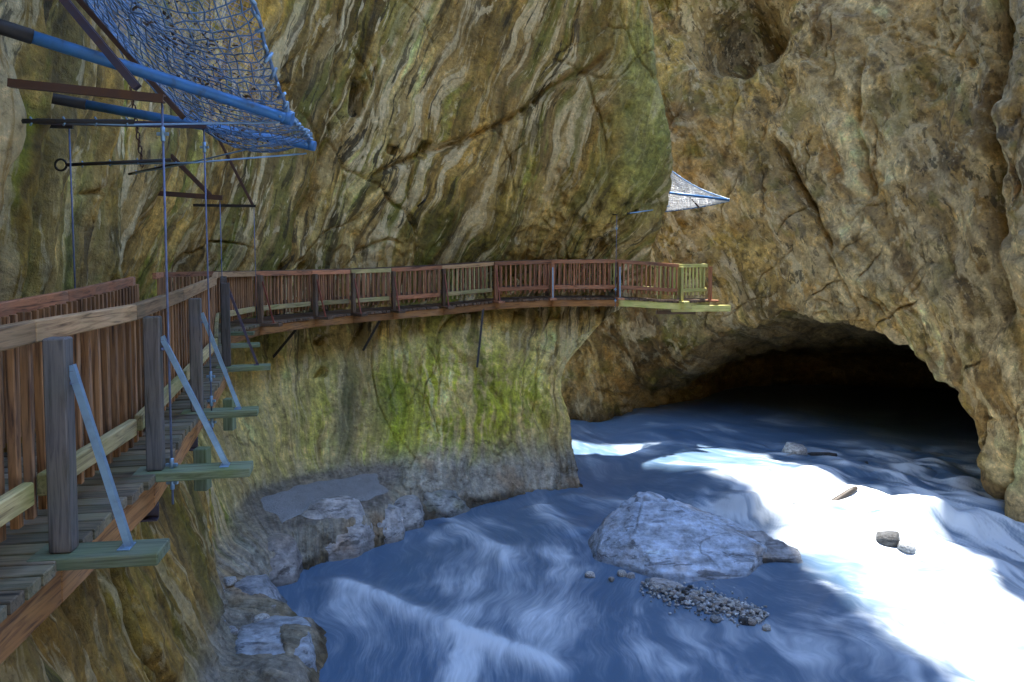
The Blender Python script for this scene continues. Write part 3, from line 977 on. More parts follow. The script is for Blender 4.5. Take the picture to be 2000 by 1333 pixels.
def wood_material(name, base, dark, algae=(0.1, 0.13, 0.04), alg=0.15, rough=.75, grey=(.2, .19, .17), greyamt=.3):
    m, t, b = new_mat(name)
    L = t.links.new
    tc = node(t, 'ShaderNodeTexCoord')
    oi = node(t, 'ShaderNodeObjectInfo')
    off = node(t, 'ShaderNodeVectorMath', operation='MULTIPLY_ADD')
    L(oi.outputs['Random'], off.inputs[0])
    off.inputs[1].default_value = (31, 17, 23)
    L(tc.outputs['Object'], off.inputs[2])
    mp = node(t, 'ShaderNodeMapping')
    mp.inputs['Scale'].default_value = (1.6, 26, 26)
    L(off.outputs[0], mp.inputs['Vector'])
    n1 = node(t, 'ShaderNodeTexNoise')
    n1.inputs['Scale'].default_value = 1.2
    n1.inputs['Detail'].default_value = 5
    n1.inputs['Roughness'].default_value = .6
    n1.inputs['Distortion'].default_value = 1.2
    L(mp.outputs[0], n1.inputs['Vector'])
    r1 = ramp(t, [(.30, tuple(c * .45 for c in dark)), (.37, dark), (.50, base), (.62, tuple(min(1, c * 1.25) for c in base)), (.70, tuple(c * .8 for c in base)), (.76, tuple(min(1, c * 1.5) for c in base))])
    L(n1.outputs['Fac'], r1.inputs['Fac'])
    n2 = node(t, 'ShaderNodeTexNoise')
    n2.inputs['Scale'].default_value = 2.3
    n2.inputs['Detail'].default_value = 5
    L(off.outputs[0], n2.inputs['Vector'])
    r2 = ramp(t, [(.45, (0, 0, 0)), (.7, (1, 1, 1))])
    L(n2.outputs['Fac'], r2.inputs['Fac'])
    mg = node(t, 'ShaderNodeMath', operation='MULTIPLY')
    mg.inputs[1].default_value = greyamt
    L(r2.outputs[0], mg.inputs[0])
    mx = node(t, 'ShaderNodeMix', data_type='RGBA')
    L(mg.outputs[0], mx.inputs[0])
    L(r1.outputs[0], mx.inputs[6])
    mx.inputs[7].default_value = (*grey, 1)
    n3 = node(t, 'ShaderNodeTexNoise')
    n3.inputs['Scale'].default_value = 3.1
    n3.inputs['Detail'].default_value = 6
    o3 = node(t, 'ShaderNodeVectorMath', operation='ADD')
    o3.inputs[1].default_value = (9, 4, 2)
    L(off.outputs[0], o3.inputs[0])
    L(o3.outputs[0], n3.inputs['Vector'])
    r3 = ramp(t, [(.42, (0, 0, 0)), (.66, (1, 1, 1))])
    L(n3.outputs['Fac'], r3.inputs['Fac'])
    ma = node(t, 'ShaderNodeMath', operation='MULTIPLY')
    ma.inputs[1].default_value = alg
    L(r3.outputs[0], ma.inputs[0])
    mx2 = node(t, 'ShaderNodeMix', data_type='RGBA')
    L(ma.outputs[0], mx2.inputs[0])
    L(mx.outputs[2], mx2.inputs[6])
    mx2.inputs[7].default_value = (*algae, 1)
    # each board its own tone
    tr = node(t, 'ShaderNodeMapRange')
    tr.inputs['To Min'].default_value = .62
    tr.inputs['To Max'].default_value = 1.3
    L(oi.outputs['Random'], tr.inputs['Value'])
    mm = node(t, 'ShaderNodeMix', data_type='RGBA', blend_type='MULTIPLY')
    mm.inputs[0].default_value = 1
    L(mx2.outputs[2], mm.inputs[6])
    cb = node(t, 'ShaderNodeCombineColor')
    for k in range(3):
        L(tr.outputs[0], cb.inputs[k])
    L(cb.outputs[0], mm.inputs[7])
    L(mm.outputs[2], b.inputs['Base Color'])
    b.inputs['Roughness'].default_value = rough
    b.inputs['Specular IOR Level'].default_value = .3
    bp = node(t, 'ShaderNodeBump')
    bp.inputs['Strength'].default_value = .35
    bp.inputs['Distance'].default_value = .006
    L(n1.outputs['Fac'], bp.inputs['Height'])
    L(bp.outputs[0], b.inputs['Normal'])
    return m


def metal_material(name, base, rust, rustamt, metallic=.6, rough=.45):
    m, t, b = new_mat(name)
    L = t.links.new
    tc = node(t, 'ShaderNodeTexCoord')
    n1 = node(t, 'ShaderNodeTexNoise')
    n1.inputs['Scale'].default_value = 6
    n1.inputs['Detail'].default_value = 7
    n1.inputs['Roughness'].default_value = .65
    L(tc.outputs['Object'], n1.inputs['Vector'])
    r = ramp(t, [(.5 - .25 * rustamt, base), (.62 - .1 * rustamt, tuple(.6 * a + .4 * c for a, c in zip(base, rust))), (.8 - .2 * rustamt, rust)])
    L(n1.outputs['Fac'], r.inputs['Fac'])
    L(r.outputs[0], b.inputs['Base Color'])
    b.inputs['Metallic'].default_value = metallic
    rr = node(t, 'ShaderNodeMapRange')
    rr.inputs['To Min'].default_value = rough - .1
    rr.inputs['To Max'].default_value = rough + .25
    L(n1.outputs['Fac'], rr.inputs['Value'])
    L(rr.outputs[0], b.inputs['Roughness'])
    bp = node(t, 'ShaderNodeBump')
    bp.inputs['Strength'].default_value = .15
    bp.inputs['Distance'].default_value = .004
    L(n1.outputs['Fac'], bp.inputs['Height'])
    L(bp.outputs[0], b.inputs['Normal'])
    return m


W_POST = wood_material('post_timber', (.125, .10, .085), (.055, .043, .036), alg=.1, greyamt=.5, grey=(.13, .125, .13))
W_RAIL = wood_material('rail_timber', (.33, .19, .09), (.19, .10, .045), alg=.12, greyamt=.25, grey=(.33, .25, .17))
W_LOWRAIL = wood_material('lower_rail_timber', (.36, .27, .12), (.2, .14, .06), algae=(.17, .2, .04), alg=.45)
W_BAL = wood_material('baluster_timber', (.29, .14, .06), (.12, .052, .024), alg=.05, greyamt=.25, grey=(.16, .13, .11))
W_DECK = wood_material('deck_timber', (.16, .115, .07), (.07, .05, .03), algae=(.12, .13, .05), alg=.4, greyamt=.5, grey=(.19, .18, .15))
W_OUT = wood_material('outrigger_timber', (.17, .19, .11), (.09, .10, .055), algae=(.12, .16, .035), alg=.5, greyamt=.3, grey=(.20, .215, .18))
W_BEAM = wood_material('beam_timber', (.30, .13, .04), (.14, .055, .018), alg=.08, greyamt=.15)
W_RED = wood_material('reddish_timber', (.38, .15, .07), (.17, .065, .032), alg=.06, greyamt=.35, grey=(.24, .17, .12))
W_DARK = wood_material('dark_timber', (.13, .075, .045), (.05, .03, .02), alg=.1, greyamt=.3, grey=(.12, .11, .1))
W_SUNLIT = wood_material('sunlit_algae_timber', (.52, .46, .16), (.33, .29, .09), algae=(.40, .43, .09), alg=.5, greyamt=.2)  # sunlight on the end bays painted in as yellow, over greenish timber
MT_GALV = metal_material('galvanised_steel', (.26, .40, .56), (.17, .23, .32), .2, .75, .38)
MT_PIPE = metal_material('sky_tinted_pipe', (.05, .19, .44), (.055, .10, .17), .75, .25, .4)  # galvanised pipe, the blue of the sky put into its base colour
MT_RUST = metal_material('rusty_steel', (.085, .045, .035), (.13, .06, .03), .7, .35, .65)
MT_PURP = metal_material('dark_painted_steel', (.06, .055, .09), (.10, .05, .04), .5, .35, .55)
MT_RED = metal_material('red_brown_steel', (.28, .075, .045), (.17, .06, .035), .5, .3, .5)
MT_ROD = metal_material('hanger_rod_steel', (.17, .20, .32), (.09, .08, .10), .4, .5, .5)
MT_SUNLIT = metal_material('sunlit_zinc_wire', (.78, .80, .83), (.6, .63, .68), .2, .4, .4)  # far net wire lightened to carry the direct sun in its colour
MT_DARK = metal_material('dark_steel', (.035, .032, .03), (.07, .045, .03), .5, .5, .55)
MT_NET = metal_material('net_wire', (.20, .31, .48), (.07, .09, .13), .5, .6, .42)

_cache = {}


def box_mesh(sx, sy, sz, ch, mat):
    key = (round(sx, 3), round(sy, 3), round(sz, 3), ch, mat.name)
    if key in _cache:
        return _cache[key]
    hx, hy, hz = sx / 2, sy / 2, sz / 2
    c_ = min(ch, sx / 3, sy / 3, sz / 3)
    vs, idx = [], {}
    for i in (-1, 1):
        for j in (-1, 1):
            for k in (-1, 1):
                for a in range(3):
                    v = [i * (hx - (a != 0) * c_), j * (hy - (a != 1) * c_), k * (hz - (a != 2) * c_)]
                    idx[(i, j, k, a)] = len(vs)
                    vs.append(v)
    fs = []
    for a in range(3):
        b_, c2 = (a + 1) % 3, (a + 2) % 3
        for s_ in (-1, 1):
            quad = []
            for (u, v) in ((-1, -1), (1, -1), (1, 1), (-1, 1)):
                t3 = [0, 0, 0]
                t3[a], t3[b_], t3[c2] = s_, u, v
                quad.append(idx[(*t3, a)])
            fs.append(quad if s_ > 0 else quad[::-1])
    for a in range(3):             # edges parallel to axis a
        b_, c2 = (a + 1) % 3, (a + 2) % 3
        for u in (-1, 1):
            for v in (-1, 1):
                q = []
                for s_, ax in ((-1, b_), (1, b_), (1, c2), (-1, c2)):
                    t3 = [0, 0, 0]
                    t3[a], t3[b_], t3[c2] = s_, u, v
                    q.append(idx[(*t3, ax)])
                fs.append(q if u * v > 0 else q[::-1])
    for i in (-1, 1):
        for j in (-1, 1):
            for k in (-1, 1):
                q = [idx[(i, j, k, 0)], idx[(i, j, k, 1)], idx[(i, j, k, 2)]]
                fs.append(q if i * j * k > 0 else q[::-1])
    me = bpy.data.meshes.new('board')
    me.from_pydata(vs, [], fs)
    me.materials.append(mat)
    me.update()
    _cache[key] = me
    return me


def frame(p0, p1, up=(0, 0, 1), roll=0):
    p0, p1 = Vector(p0), Vector(p1)
    x = (p1 - p0)
    ln = x.length
    x.normalize()
    u = Vector(up)
    if abs(x.dot(u)) > .98:
        u = Vector((0, 1, 0))
    y = u.cross(x).normalized()
    z = x.cross(y)
    M = Matrix((x, y, z)).transposed().to_4x4()
    M.translation = (p0 + p1) / 2
    if roll:
        M = M @ Matrix.Rotation(roll, 4, 'X')
    return M, ln


def put(name, me, M, parent=None):
    o = bpy.data.objects.new(name, me)
    COL.objects.link(o)
    if parent is not None:
        o.parent = parent
        # all ancestors stand unrotated at their own location
        base = Vector((0, 0, 0))
        q = parent
        Mi = world_of(parent).inverted()
        M = Mi @ M
    o.matrix_basis = M
    return o


def world_of(o):
    M = o.matrix_basis.copy()
    q = o.parent
    while q is not None:
        M = q.matrix_basis @ M
        q = q.parent
    return M


def beam(name, p0, p1, wd, ht, mat, parent=None, ch=.006, up=(0, 0, 1), roll=0, q=.02):
    M, ln = frame(p0, p1, up, roll)
    lq = max(q, round(ln / q) * q)
    return put(name, box_mesh(lq, wd, ht, ch, mat), M, parent)


def tube_mesh(name, pts, r, mat, seg=8, closed_ends=True):
    pts = [Vector(p) for p in pts]
    vs, fs = [], []
    n = len(pts)
    prev = None
    for i, p in enumerate(pts):
        t = (pts[min(i + 1, n - 1)] - pts[max(i - 1, 0)]).normalized()
        a = Vector((0, 0, 1)) if abs(t.z) < .95 else Vector((0, 1, 0))
        u = t.cross(a).normalized()
        v = u.cross(t)
        rr = r[i] if isinstance(r, (list, tuple)) else r
        for k in range(seg):
            an = 2 * math.pi * k / seg
            vs.append(p + u * (math.cos(an) * rr) + v * (math.sin(an) * rr))
        if i:
            for k in range(seg):
                fs.append(((i - 1) * seg + k, (i - 1) * seg + (k + 1) % seg, i * seg + (k + 1) % seg, i * seg + k))
    if closed_ends:
        fs.append(tuple(range(seg))[::-1])
        fs.append(tuple((n - 1) * seg + k for k in range(seg)))
    me = bpy.data.meshes.new(name)
    me.from_pydata(vs, [], fs)
    for p in me.polygons:
        p.use_smooth = len(p.vertices) == 4
    if mat:
        me.materials.append(mat)
    me.update()
    return me


def tube(name, pts, r, mat, parent=None, seg=8):
    base = Vector(pts[0])
    me = tube_mesh(name, [Vector(p) - base for p in pts], r, mat, seg)
    return put(name, me, Matrix.Translation(base), parent)


def angle_iron(name, p0, p1, leg, th, mat, parent, up):
    """L-section bar"""
    M, ln = frame(p0, p1, up)
    h = ln / 2
    prof = [(0, 0), (leg, 0), (leg, th), (th, th), (th, leg), (0, leg)]
    vs = [(-h, a - leg * .3, b_ - leg * .3) for a, b_ in prof] + [(h, a - leg * .3, b_ - leg * .3) for a, b_ in prof]
    fs = [(i, (i + 1) % 6, 6 + (i + 1) % 6, 6 + i) for i in range(6)] + [(5, 4, 3, 2, 1, 0), (6, 7, 8, 9, 10, 11)]
    me = bpy.data.meshes.new(name)
    me.from_pydata(vs, [], fs)
    me.materials.append(mat)
    me.update()
    return put(name, me, M, parent)


def channel_mesh(name, ln, wd, ht, th, mat):
    """C-section steel bar along x"""
    h = ln / 2
    prof = [(-wd / 2, -ht / 2), (wd / 2, -ht / 2), (wd / 2, -ht / 2 + th), (-wd / 2 + th, -ht / 2 + th),
            (-wd / 2 + th, ht / 2 - th), (wd / 2, ht / 2 - th), (wd / 2, ht / 2), (-wd / 2, ht / 2)]
    n = len(prof)
    vs = [(-h, a, b_) for a, b_ in prof] + [(h, a, b_) for a, b_ in prof]
    fs = [(i, (i + 1) % n, n + (i + 1) % n, n + i) for i in range(n)] + [tuple(range(n))[::-1], tuple(range(n, 2 * n))]
    me = bpy.data.meshes.new(name)
    me.from_pydata(vs, [], fs)
    me.materials.append(mat)
    me.update()
    return me


def channel(name, p0, p1, wd, ht, mat, parent, up=(0, 0, 1)):
    M, ln = frame(p0, p1, up)
    return put(name, channel_mesh(name, ln, wd, ht, .012, mat), M, parent)


# ------------------------------------------------------------------ boardwalks
OUT = [(-2.06, 2.2, 5.0), (-2.25, 3.73, 5.0), (-2.49, 5.23, 4.97), (-2.99, 7.15, 4.97), (-3.66, 9.7, 5.0), (-4.62, 12.2, 4.97), (-5.48, 14.5, 4.91),
       (-5.58, 16.9, 4.85), (-4.95, 19.2, 4.80), (-4.22, 20.3, 4.79), (-3.28, 21.15, 4.81), (-1.97, 21.95, 4.86), (-.5, 22.9, 4.95), (1.22, 23.35, 5.0),
       (3.23, 23.2, 5.02), (5.24, 23.8, 4.87), (6.30, 24.5, 4.86), (6.35, 25.3, 4.86)]
OUT = [Vector(p) for p in OUT]
WIDTH = 1.15


def side_normals(pts):
    ns = []
    for i in range(len(pts)):
        a = (pts[i] - pts[max(i - 1, 0)]).to_2d()
        b_ = (pts[min(i + 1, len(pts) - 1)] - pts[i]).to_2d()
        a = a.normalized() if a.length > 0 else b_.normalized()
        b_ = b_.normalized() if b_.length > 0 else a
        t = (a + b_).normalized()
        ns.append(Vector((t.y, -t.x, 0)))       # points out over the river
    return ns


NRM = side_normals(OUT)
INN = [p - n_ * WIDTH * (1.0 if i not in (15, 16, 17) else .95) for i, (p, n_) in enumerate(zip(OUT, NRM))]


def lerp(a, b_, t):
    return a + (b_ - a) * t


def railing(parent, a, b_, zoff_n, mats, n_bal, post_gap=.07, top=1.1):
    """one bay of handrail between two posts; zoff_n points to the side the balusters are on"""
    d_ = (b_ - a).normalized()
    up = Vector((0, 0, 1))
    s = zoff_n.normalized()
    tr = beam('top_rail', a + up * (top - .005) + s * .095, b_ + up * (top - .005) + s * .095, .06, .11, mats[0], parent, .008)
    lr = beam('lower_rail', a + up * .32 + s * .09 + d_ * post_gap, b_ + up * .32 + s * .09 - d_ * post_gap, .055, .115, mats[1], parent, .008)
    for k in range(n_bal):
        t = (k + .5) / n_bal
        p = lerp(a, b_, t) + s * .147
        p = p + d_ * random.uniform(-.006, .006)
        z0 = .155 + random.uniform(-.012, .012)
        M, ln = frame(p + up * z0, p + up * (top - .045), up=(d_.x, d_.y, 0), roll=random.uniform(-.05, .05))
        # local x runs up the baluster
        M = M @ Matrix.Rotation(random.uniform(-.008, .008), 4, 'Y')
        put('baluster', box_mesh(.90, .043, .046, .004, mats[2]), M, lr)
    return tr, lr


def deck(parent, i0, i1, mat):
    for i in range(i0, i1):
        a, b_, c_, e = OUT[i] + NRM[i] * .05, OUT[i + 1] + NRM[i + 1] * .05, INN[i], INN[i + 1]
        ln = ((b_ - a).length + (e - c_).length) / 2
        n_ = max(1, round(ln / .145))
        for k in range(n_):
            t0, t1 = k / n_ + .028 / ln * .5, (k + 1) / n_ - .012 / ln * .5
            jo, ji = random.uniform(-.015, .02), random.uniform(-.03, .03)
            q = [lerp(a, b_, t0), lerp(a, b_, t1), lerp(c_, e, t1), lerp(c_, e, t0)]
            dirv = (q[3] - q[0]).normalized()
            q[0] -= dirv * jo
            q[1] -= dirv * jo
            q[2] += dirv * ji
            q[3] += dirv * ji
            cen_ = (q[0] + q[1] + q[2] + q[3]) / 4
            M, _ = frame(q[3].lerp(q[2], .5), q[0].lerp(q[1], .5))
            M.translation = cen_ + Vector((0, 0, -.03 + random.uniform(-.003, .003)))
            Mi = M.inverted()
            vs = []
            for zz in (-.028, .024):
                for v in q:
                    l_ = Mi @ (v + Vector((0, 0, M.translation.z - v.z)))
                    vs.append((l_.x, l_.y, zz))
            for v in q:                        # rounded upper arris
                l_ = Mi @ (v + Vector((0, 0, M.translation.z - v.z)))
                vs.append((l_.x - math.copysign(.005, l_.x), l_.y - math.copysign(.005, l_.y), .029))
            fs = [(3, 2, 1, 0), (8, 9, 10, 11)]
            for u in range(4):
                v = (u + 1) % 4
                fs += [(u, v, 4 + v, 4 + u), (4 + u, 4 + v, 8 + v, 8 + u)]
            me = bpy.data.meshes.new('deck_plank')
            me.from_pydata(vs, [], fs)
            me.materials.append(mat)
            me.update()
            put('deck_plank', me, M, parent)


def post_set(parent, i, pm, om, bm_, brace=True, out_len=.66, hgt=1.07, pw=.10):
    p, n_ = OUT[i], NRM[i]
    up = Vector((0, 0, 1))
    c_ = p + n_ * .03
    t = Vector((-n_.y, n_.x, 0))
    po = beam('post', c_ + up * .002, c_ + up * hgt, pw, pw * 1.05, pm, parent, .008, up=(n_.x, n_.y, 0))
    og = beam('outrigger', p - n_ * .10 + up * -.026, p + n_ * out_len + up * -.026, .21, .062, om, parent, .006)
    if brace:
        a = c_ + n_ * (pw / 2 + .012) + up * .93
        e = p + n_ * (out_len - .16) + up * .008
        angle_iron('brace', a, e, .034 if bm_ is MT_GALV else .03, .006, bm_, parent, (t.x, t.y, 0))
        if bm_ is MT_GALV and i < 5:
            for hz_ in (.90, .84):
                q_ = c_ + n_ * (pw / 2) + up * hz_
                tube('bolt', [q_ - n_ * .005, q_ + n_ * .022], .011, MT_ROD, po, 6)
        beam('foot_plate', e - t * .05 - n_ * .02, e + t * .06 - n_ * .02, .06, .008, bm_, og, .002)
    return po


near = empty('boardwalk', (-3.0, 7.0, 5.0))
tag(near, 'timber boardwalk with thick pale handrail and blue steel braces beside the near cliff', 'boardwalk')
for i in range(0, 7):
    if i:
        post_set(near, i, W_POST, W_OUT, MT_GALV if i < 4 else MT_PURP, out_len={1: .50, 2: .66, 3: .57}.get(i, .57))
    a, b_ = OUT[i], OUT[i + 1]
    railing(near, a, b_, -(NRM[i] + NRM[i + 1]), (W_RAIL, W_LOWRAIL, W_BAL), max(9, round((b_ - a).length / .152)))
    for pts, s in ((OUT, -1), (INN, 1)):
        a2, b2 = pts[i] + NRM[i] * (.03 * s), pts[i + 1] + NRM[i + 1] * (.03 * s)
        beam('edge_beam', a2 + Vector((0, 0, -.165)), b2 + Vector((0, 0, -.165)), .09, .2, W_BEAM, near, .008)
deck(near, 0, 7, W_DECK)
for i in (1, 2, 3, 4):
    a, b_ = INN[i], INN[i + 1]
    if i == 4:
        b_ = lerp(a, b_, .12)
    elif i == 1:
        a = lerp(a, b_, .35)
    railing(near, a, b_, (NRM[i] + NRM[i + 1]), (W_RED, W_RED, W_BAL), max(2, round((b_ - a).length / .15)))
    beam('post', INN[i] - NRM[i] * .03, INN[i] - NRM[i] * .03 + Vector((0, 0, 1.06)), .11, .11, W_DARK, near, up=(1, 0, 0))
railing(near, lerp(INN[5], INN[6], .4), INN[6], (NRM[5] + NRM[6]), (W_RED, W_RED, W_BAL), 9)
railing(near, INN[6], INN[7], (NRM[6] + NRM[7]), (W_RED, W_RED, W_BAL), 15)
for i in (2, 3):
    p, n_ = OUT[i], NRM[i]
    channel('steel_joist', p - n_ * .06 + Vector((0, .22, -.36)), INN[i] - n_ * .35 + Vector((0, .22, -.33)), .07, .12, MT_PURP, near)
    beam('joist_end', p + n_ * .14 + Vector((0, .5, -.30)), p + n_ * .14 + Vector((0, .5, .02)), .10, .10, W_OUT, near, up=(1, 0, 0))

farw_ = empty('boardwalk', (0, 22, 4.9))
tag(farw_, 'reddish brown timber boardwalk hugging the curved cliff above the river', 'boardwalk')
for i in range(7, 17):
    last = i >= 15
    pm, om = (W_DARK, W_DARK) if i < 12 else (W_RED, W_RED)
    bm_ = MT_RED if i < 13 else MT_GALV
    if i == 15:
        pm, om, bm_ = W_SUNLIT, W_SUNLIT, MT_GALV
    post_set(farw_, i, pm, om, bm_, brace=i < 15, out_len=.5 if i < 13 else .3)
    a, b_ = OUT[i], OUT[i + 1]
    rm = {7: (W_RED, W_LOWRAIL, W_BAL), 8: (W_RED, W_LOWRAIL, W_BAL), 9: (W_LOWRAIL, W_LOWRAIL, W_BAL), 10: (W_RED, W_RED, W_BAL), 11: (W_RAIL, W_LOWRAIL, W_LOWRAIL)}.get(i, (W_RED, W_RED, W_RED))
    if last:
        rm = (W_SUNLIT, W_SUNLIT, W_SUNLIT)
    railing(farw_, a, b_, -(NRM[i] + NRM[i + 1]), rm, max(8, round((b_ - a).length / .15)))
    for pts, s in ((OUT, -1), (INN, 1)):
        a2, b2 = pts[i] + NRM[i] * (.03 * s), pts[i + 1] + NRM[i + 1] * (.03 * s)
        beam('edge_beam', a2 + Vector((0, 0, -.165)), b2 + Vector((0, 0, -.165)), .09, .2, W_BEAM if i < 14 else W_SUNLIT, farw_, .008)
deck(farw_, 7, 17, W_DARK)
for i in range(7, 17):
    mats = (W_DARK, W_DARK, W_RED) if i < 14 else (W_SUNLIT, W_SUNLIT, W_SUNLIT)
    railing(farw_, INN[i], INN[i + 1], (NRM[i] + NRM[i + 1]), mats, max(6, round((INN[i + 1] - INN[i]).length / .16)))
    beam('post', INN[i] - NRM[i] * .03, INN[i] - NRM[i] * .03 + Vector((0, 0, 1.06)), .11, .11, mats[0], farw_, up=(1, 0, 0))
beam('end_beam', (5.0, 23.95, 4.62), (6.95, 24.45, 4.60), .12, .2, W_SUNLIT, farw_)
beam('end_beam', (4.6, 24.4, 4.47), (5.9, 24.7, 4.45), .12, .12, W_DARK, farw_)
for p0, p1 in [((-5.35, 19.3, 4.58), (-6.3, 19.35, 3.45)), ((-3.58, 20.95, 4.6), (-4.1, 21.05, 3.7)), ((-.85, 22.7, 4.72), (-1.0, 21.9, 3.1))]:
    channel('support_strut', p0, p1, .06, .07, MT_DARK, farw_, up=(0, 1, 0))


# ------------------------------------------------------------------ hanger brackets bolted to the cliff
def hanger(label, p_wall, p_end, s_low, s_high, rod, mats, wd, ht, rod_r=.012, clips=()):
    e = empty('hanger_bracket', p_wall)
    tag(e, label, 'bracket', 'steel brackets that hang the boardwalk from the cliff')
    channel('arm', p_wall, p_end, wd, ht, mats[0], e)
    if s_low:
        channel('strut', s_low, s_high, wd, ht * .8, mats[1], e, up=(0, 1, 0))
    if rod:
        r_ = tube('rod', rod, rod_r, MT_ROD if rod_r > .0062 else MT_DARK, e, 8)
        for z in clips:
            p = Vector(rod[0]).lerp(Vector(rod[1]), z)
            tube('clamp', [p + Vector((0, 0, .05)), p + Vector((0, 0, .045)), p - Vector((0, 0, .045)), p - Vector((0, 0, .05))], [rod_r, rod_r * 2, rod_r * 2, rod_r], MT_GALV, r_)
            beam('bolt', p + Vector((-.035, 0, 0)), p + Vector((.035, 0, 0)), .022, .022, MT_GALV, r_, .003)
    return e


hanger('dark brown steel bracket just under the upper blue pipe, with a long hanging rod', (-3.36, 5.2, 7.605), (-2.35, 5.25, 7.51), (-2.52, 5.235, 7.58), (-3.5, 5.225, 8.78),
       [(-2.375, 5.27, 7.50), (-2.365, 5.27, 4.72)], (MT_RUST, MT_PURP), .05, .055, .008, (.08, .90, .945))
hanger('dark steel bracket crossing the lower blue pipe, with a hanging rod beside a post', (-4.75, 7.15, 7.68), (-2.81, 7.15, 7.63), (-3.02, 7.135, 7.70), (-4.75, 7.14, 9.68),
       [(-2.85, 7.17, 7.61), (-2.83, 7.17, 4.72)], (MT_PURP, MT_RUST), .045, .05, .008, (.06, .8, .88, .95))
hanger('thin dark cable hanging down the cliff to the inner handrail', (-4.9, 7.42, 7.68), (-4.2, 7.42, 7.66), None, None, [(-4.25, 7.44, 7.66), (-4.23, 7.44, 5.0)], (MT_DARK, MT_DARK), .03, .03, .008)
hanger('small rusty bracket with short diagonal strut on the cliff, upper of the two', (-6.7, 14.2, 7.53), (-5.32, 14.2, 7.43), (-5.55, 14.19, 7.48), (-6.3, 14.19, 8.25),
       [(-5.38, 14.21, 7.43), (-5.36, 14.21, 4.8)], (MT_RUST, MT_RUST), .07, .09, .008)
hanger('small rusty bracket with steep strut on the cliff, lower of the two', (-7.1, 16.9, 7.45), (-5.61, 16.9, 7.43), (-5.68, 16.89, 7.46), (-6.5, 16.89, 9.1),
       [(-5.66, 16.91, 7.43), (-5.64, 16.91, 4.8)], (MT_DARK, MT_RUST), .05, .06, .008)
hanger('thin steel rod hanging from the rock bulge to the far boardwalk edge', (3.1, 23.9, 7.55), (3.13, 23.0, 7.51), None, None, [(3.13, 23.02, 7.51), (3.10, 23.0, 4.72)], (MT_DARK, MT_DARK), .04, .04, .0085, (.15, .8, .92))


# ------------------------------------------------------------------ rockfall nets
def net_mesh(fn, nu, nv, r, mat, jitter=.012, seg=4, diag=False, uni=1):
    """wires along both directions of the sheet fn(u, v), with knots; uni = samples per cell"""
    vs, fs = [], []

    def wire(pts, rr):
        base = len(vs)
        n_ = len(pts)
        for i, p in enumerate(pts):
            t = (pts[min(i + 1, n_ - 1)] - pts[max(i - 1, 0)]).normalized()
            a = Vector((0, 0, 1)) if abs(t.z) < .9 else Vector((0, 1, 0))
            u_ = t.cross(a).normalized()
            v_ = u_.cross(t)
            for k in range(seg):
                an = 2 * math.pi * k / seg
                vs.append(p + u_ * (math.cos(an) * rr) + v_ * (math.sin(an) * rr))
            if i:
                for k in range(seg):
                    fs.append((base + (i - 1) * seg + k, base + (i - 1) * seg + (k + 1) % seg, base + i * seg + (k + 1) % seg, base + i * seg + k))
    J = {}

    def pt_(i, j):
        if (i, j) not in J:
            v = fn(min(max(i / nu, 0), 1), min(max(j / nv, 0), 1))
            J[(i, j)] = v + Vector((random.gauss(0, jitter), random.gauss(0, jitter), random.gauss(0, jitter)))
        return J[(i, j)]
    if diag:
        for s0 in range(-nv, nu + 1):
            a = [pt_(s0 + j, j) for j in range(nv + 1) if 0 <= s0 + j <= nu]
            b_ = [pt_(s0 + nv - j, j) for j in range(nv + 1) if 0 <= s0 + nv - j <= nu]
            for q in (a, b_):
                if len(q) > 1:
                    wire(q, r)
    else:
        for i in range(nu + 1):
            wire([pt_(i, j) for j in range(nv + 1)], r)
        for j in range(nv + 1):
            wire([pt_(i, j) for i in range(nu + 1)], r)
    me = bpy.data.meshes.new('net')
    me.from_pydata([tuple(v) for v in vs], [], fs)
    me.materials.append(mat)
    for p in me.polygons:
        p.use_smooth = True
    me.update()
    return me


def curve_pt(pts, t):
    n_ = len(pts) - 1
    f = min(t * n_, n_ - 1e-6)
    i = int(f)
    f -= i
    p0, p1, p2, p3 = pts[max(i - 1, 0)], pts[i], pts[i + 1], pts[min(i + 2, n_)]
    m1, m2 = (p2 - p0) * .5, (p3 - p1) * .5
    return (2 * f ** 3 - 3 * f * f + 1) * p1 + (f ** 3 - 2 * f * f + f) * m1 + (-2 * f ** 3 + 3 * f * f) * p2 + (f ** 3 - f * f) * m2


nr = empty('rockfall_net', (-3.3, 6.5, 7.9))
tag(nr, 'large sagging steel wire net carried by two blue pipes over the near boardwalk', 'net')
outer = [Vector(p) for p in [(-2.08, 8.02, 7.62), (-1.95, 7.1, 7.62), (-1.80, 6.2, 7.62), (-1.70, 5.4, 7.86), (-1.58, 4.6, 8.15), (-1.42, 3.6, 8.55)]]
inner = [Vector(p) for p in [(-4.35, 8.3, 9.1), (-4.3, 7.4, 9.25), (-3.95, 6.5, 9.4), (-3.55, 5.5, 9.5), (-3.4, 4.6, 9.6), (-3.4, 3.6, 9.7)]]


def sheet(u, v, sagk=.55):
    a, b_ = curve_pt(outer, u), curve_pt(inner, u)
    p = a.lerp(b_, v)
    s = 4 * v * (1 - v)
    return p + Vector((0, 0, -sagk * s - .10 * math.sin(u * 9 + 1) * s))


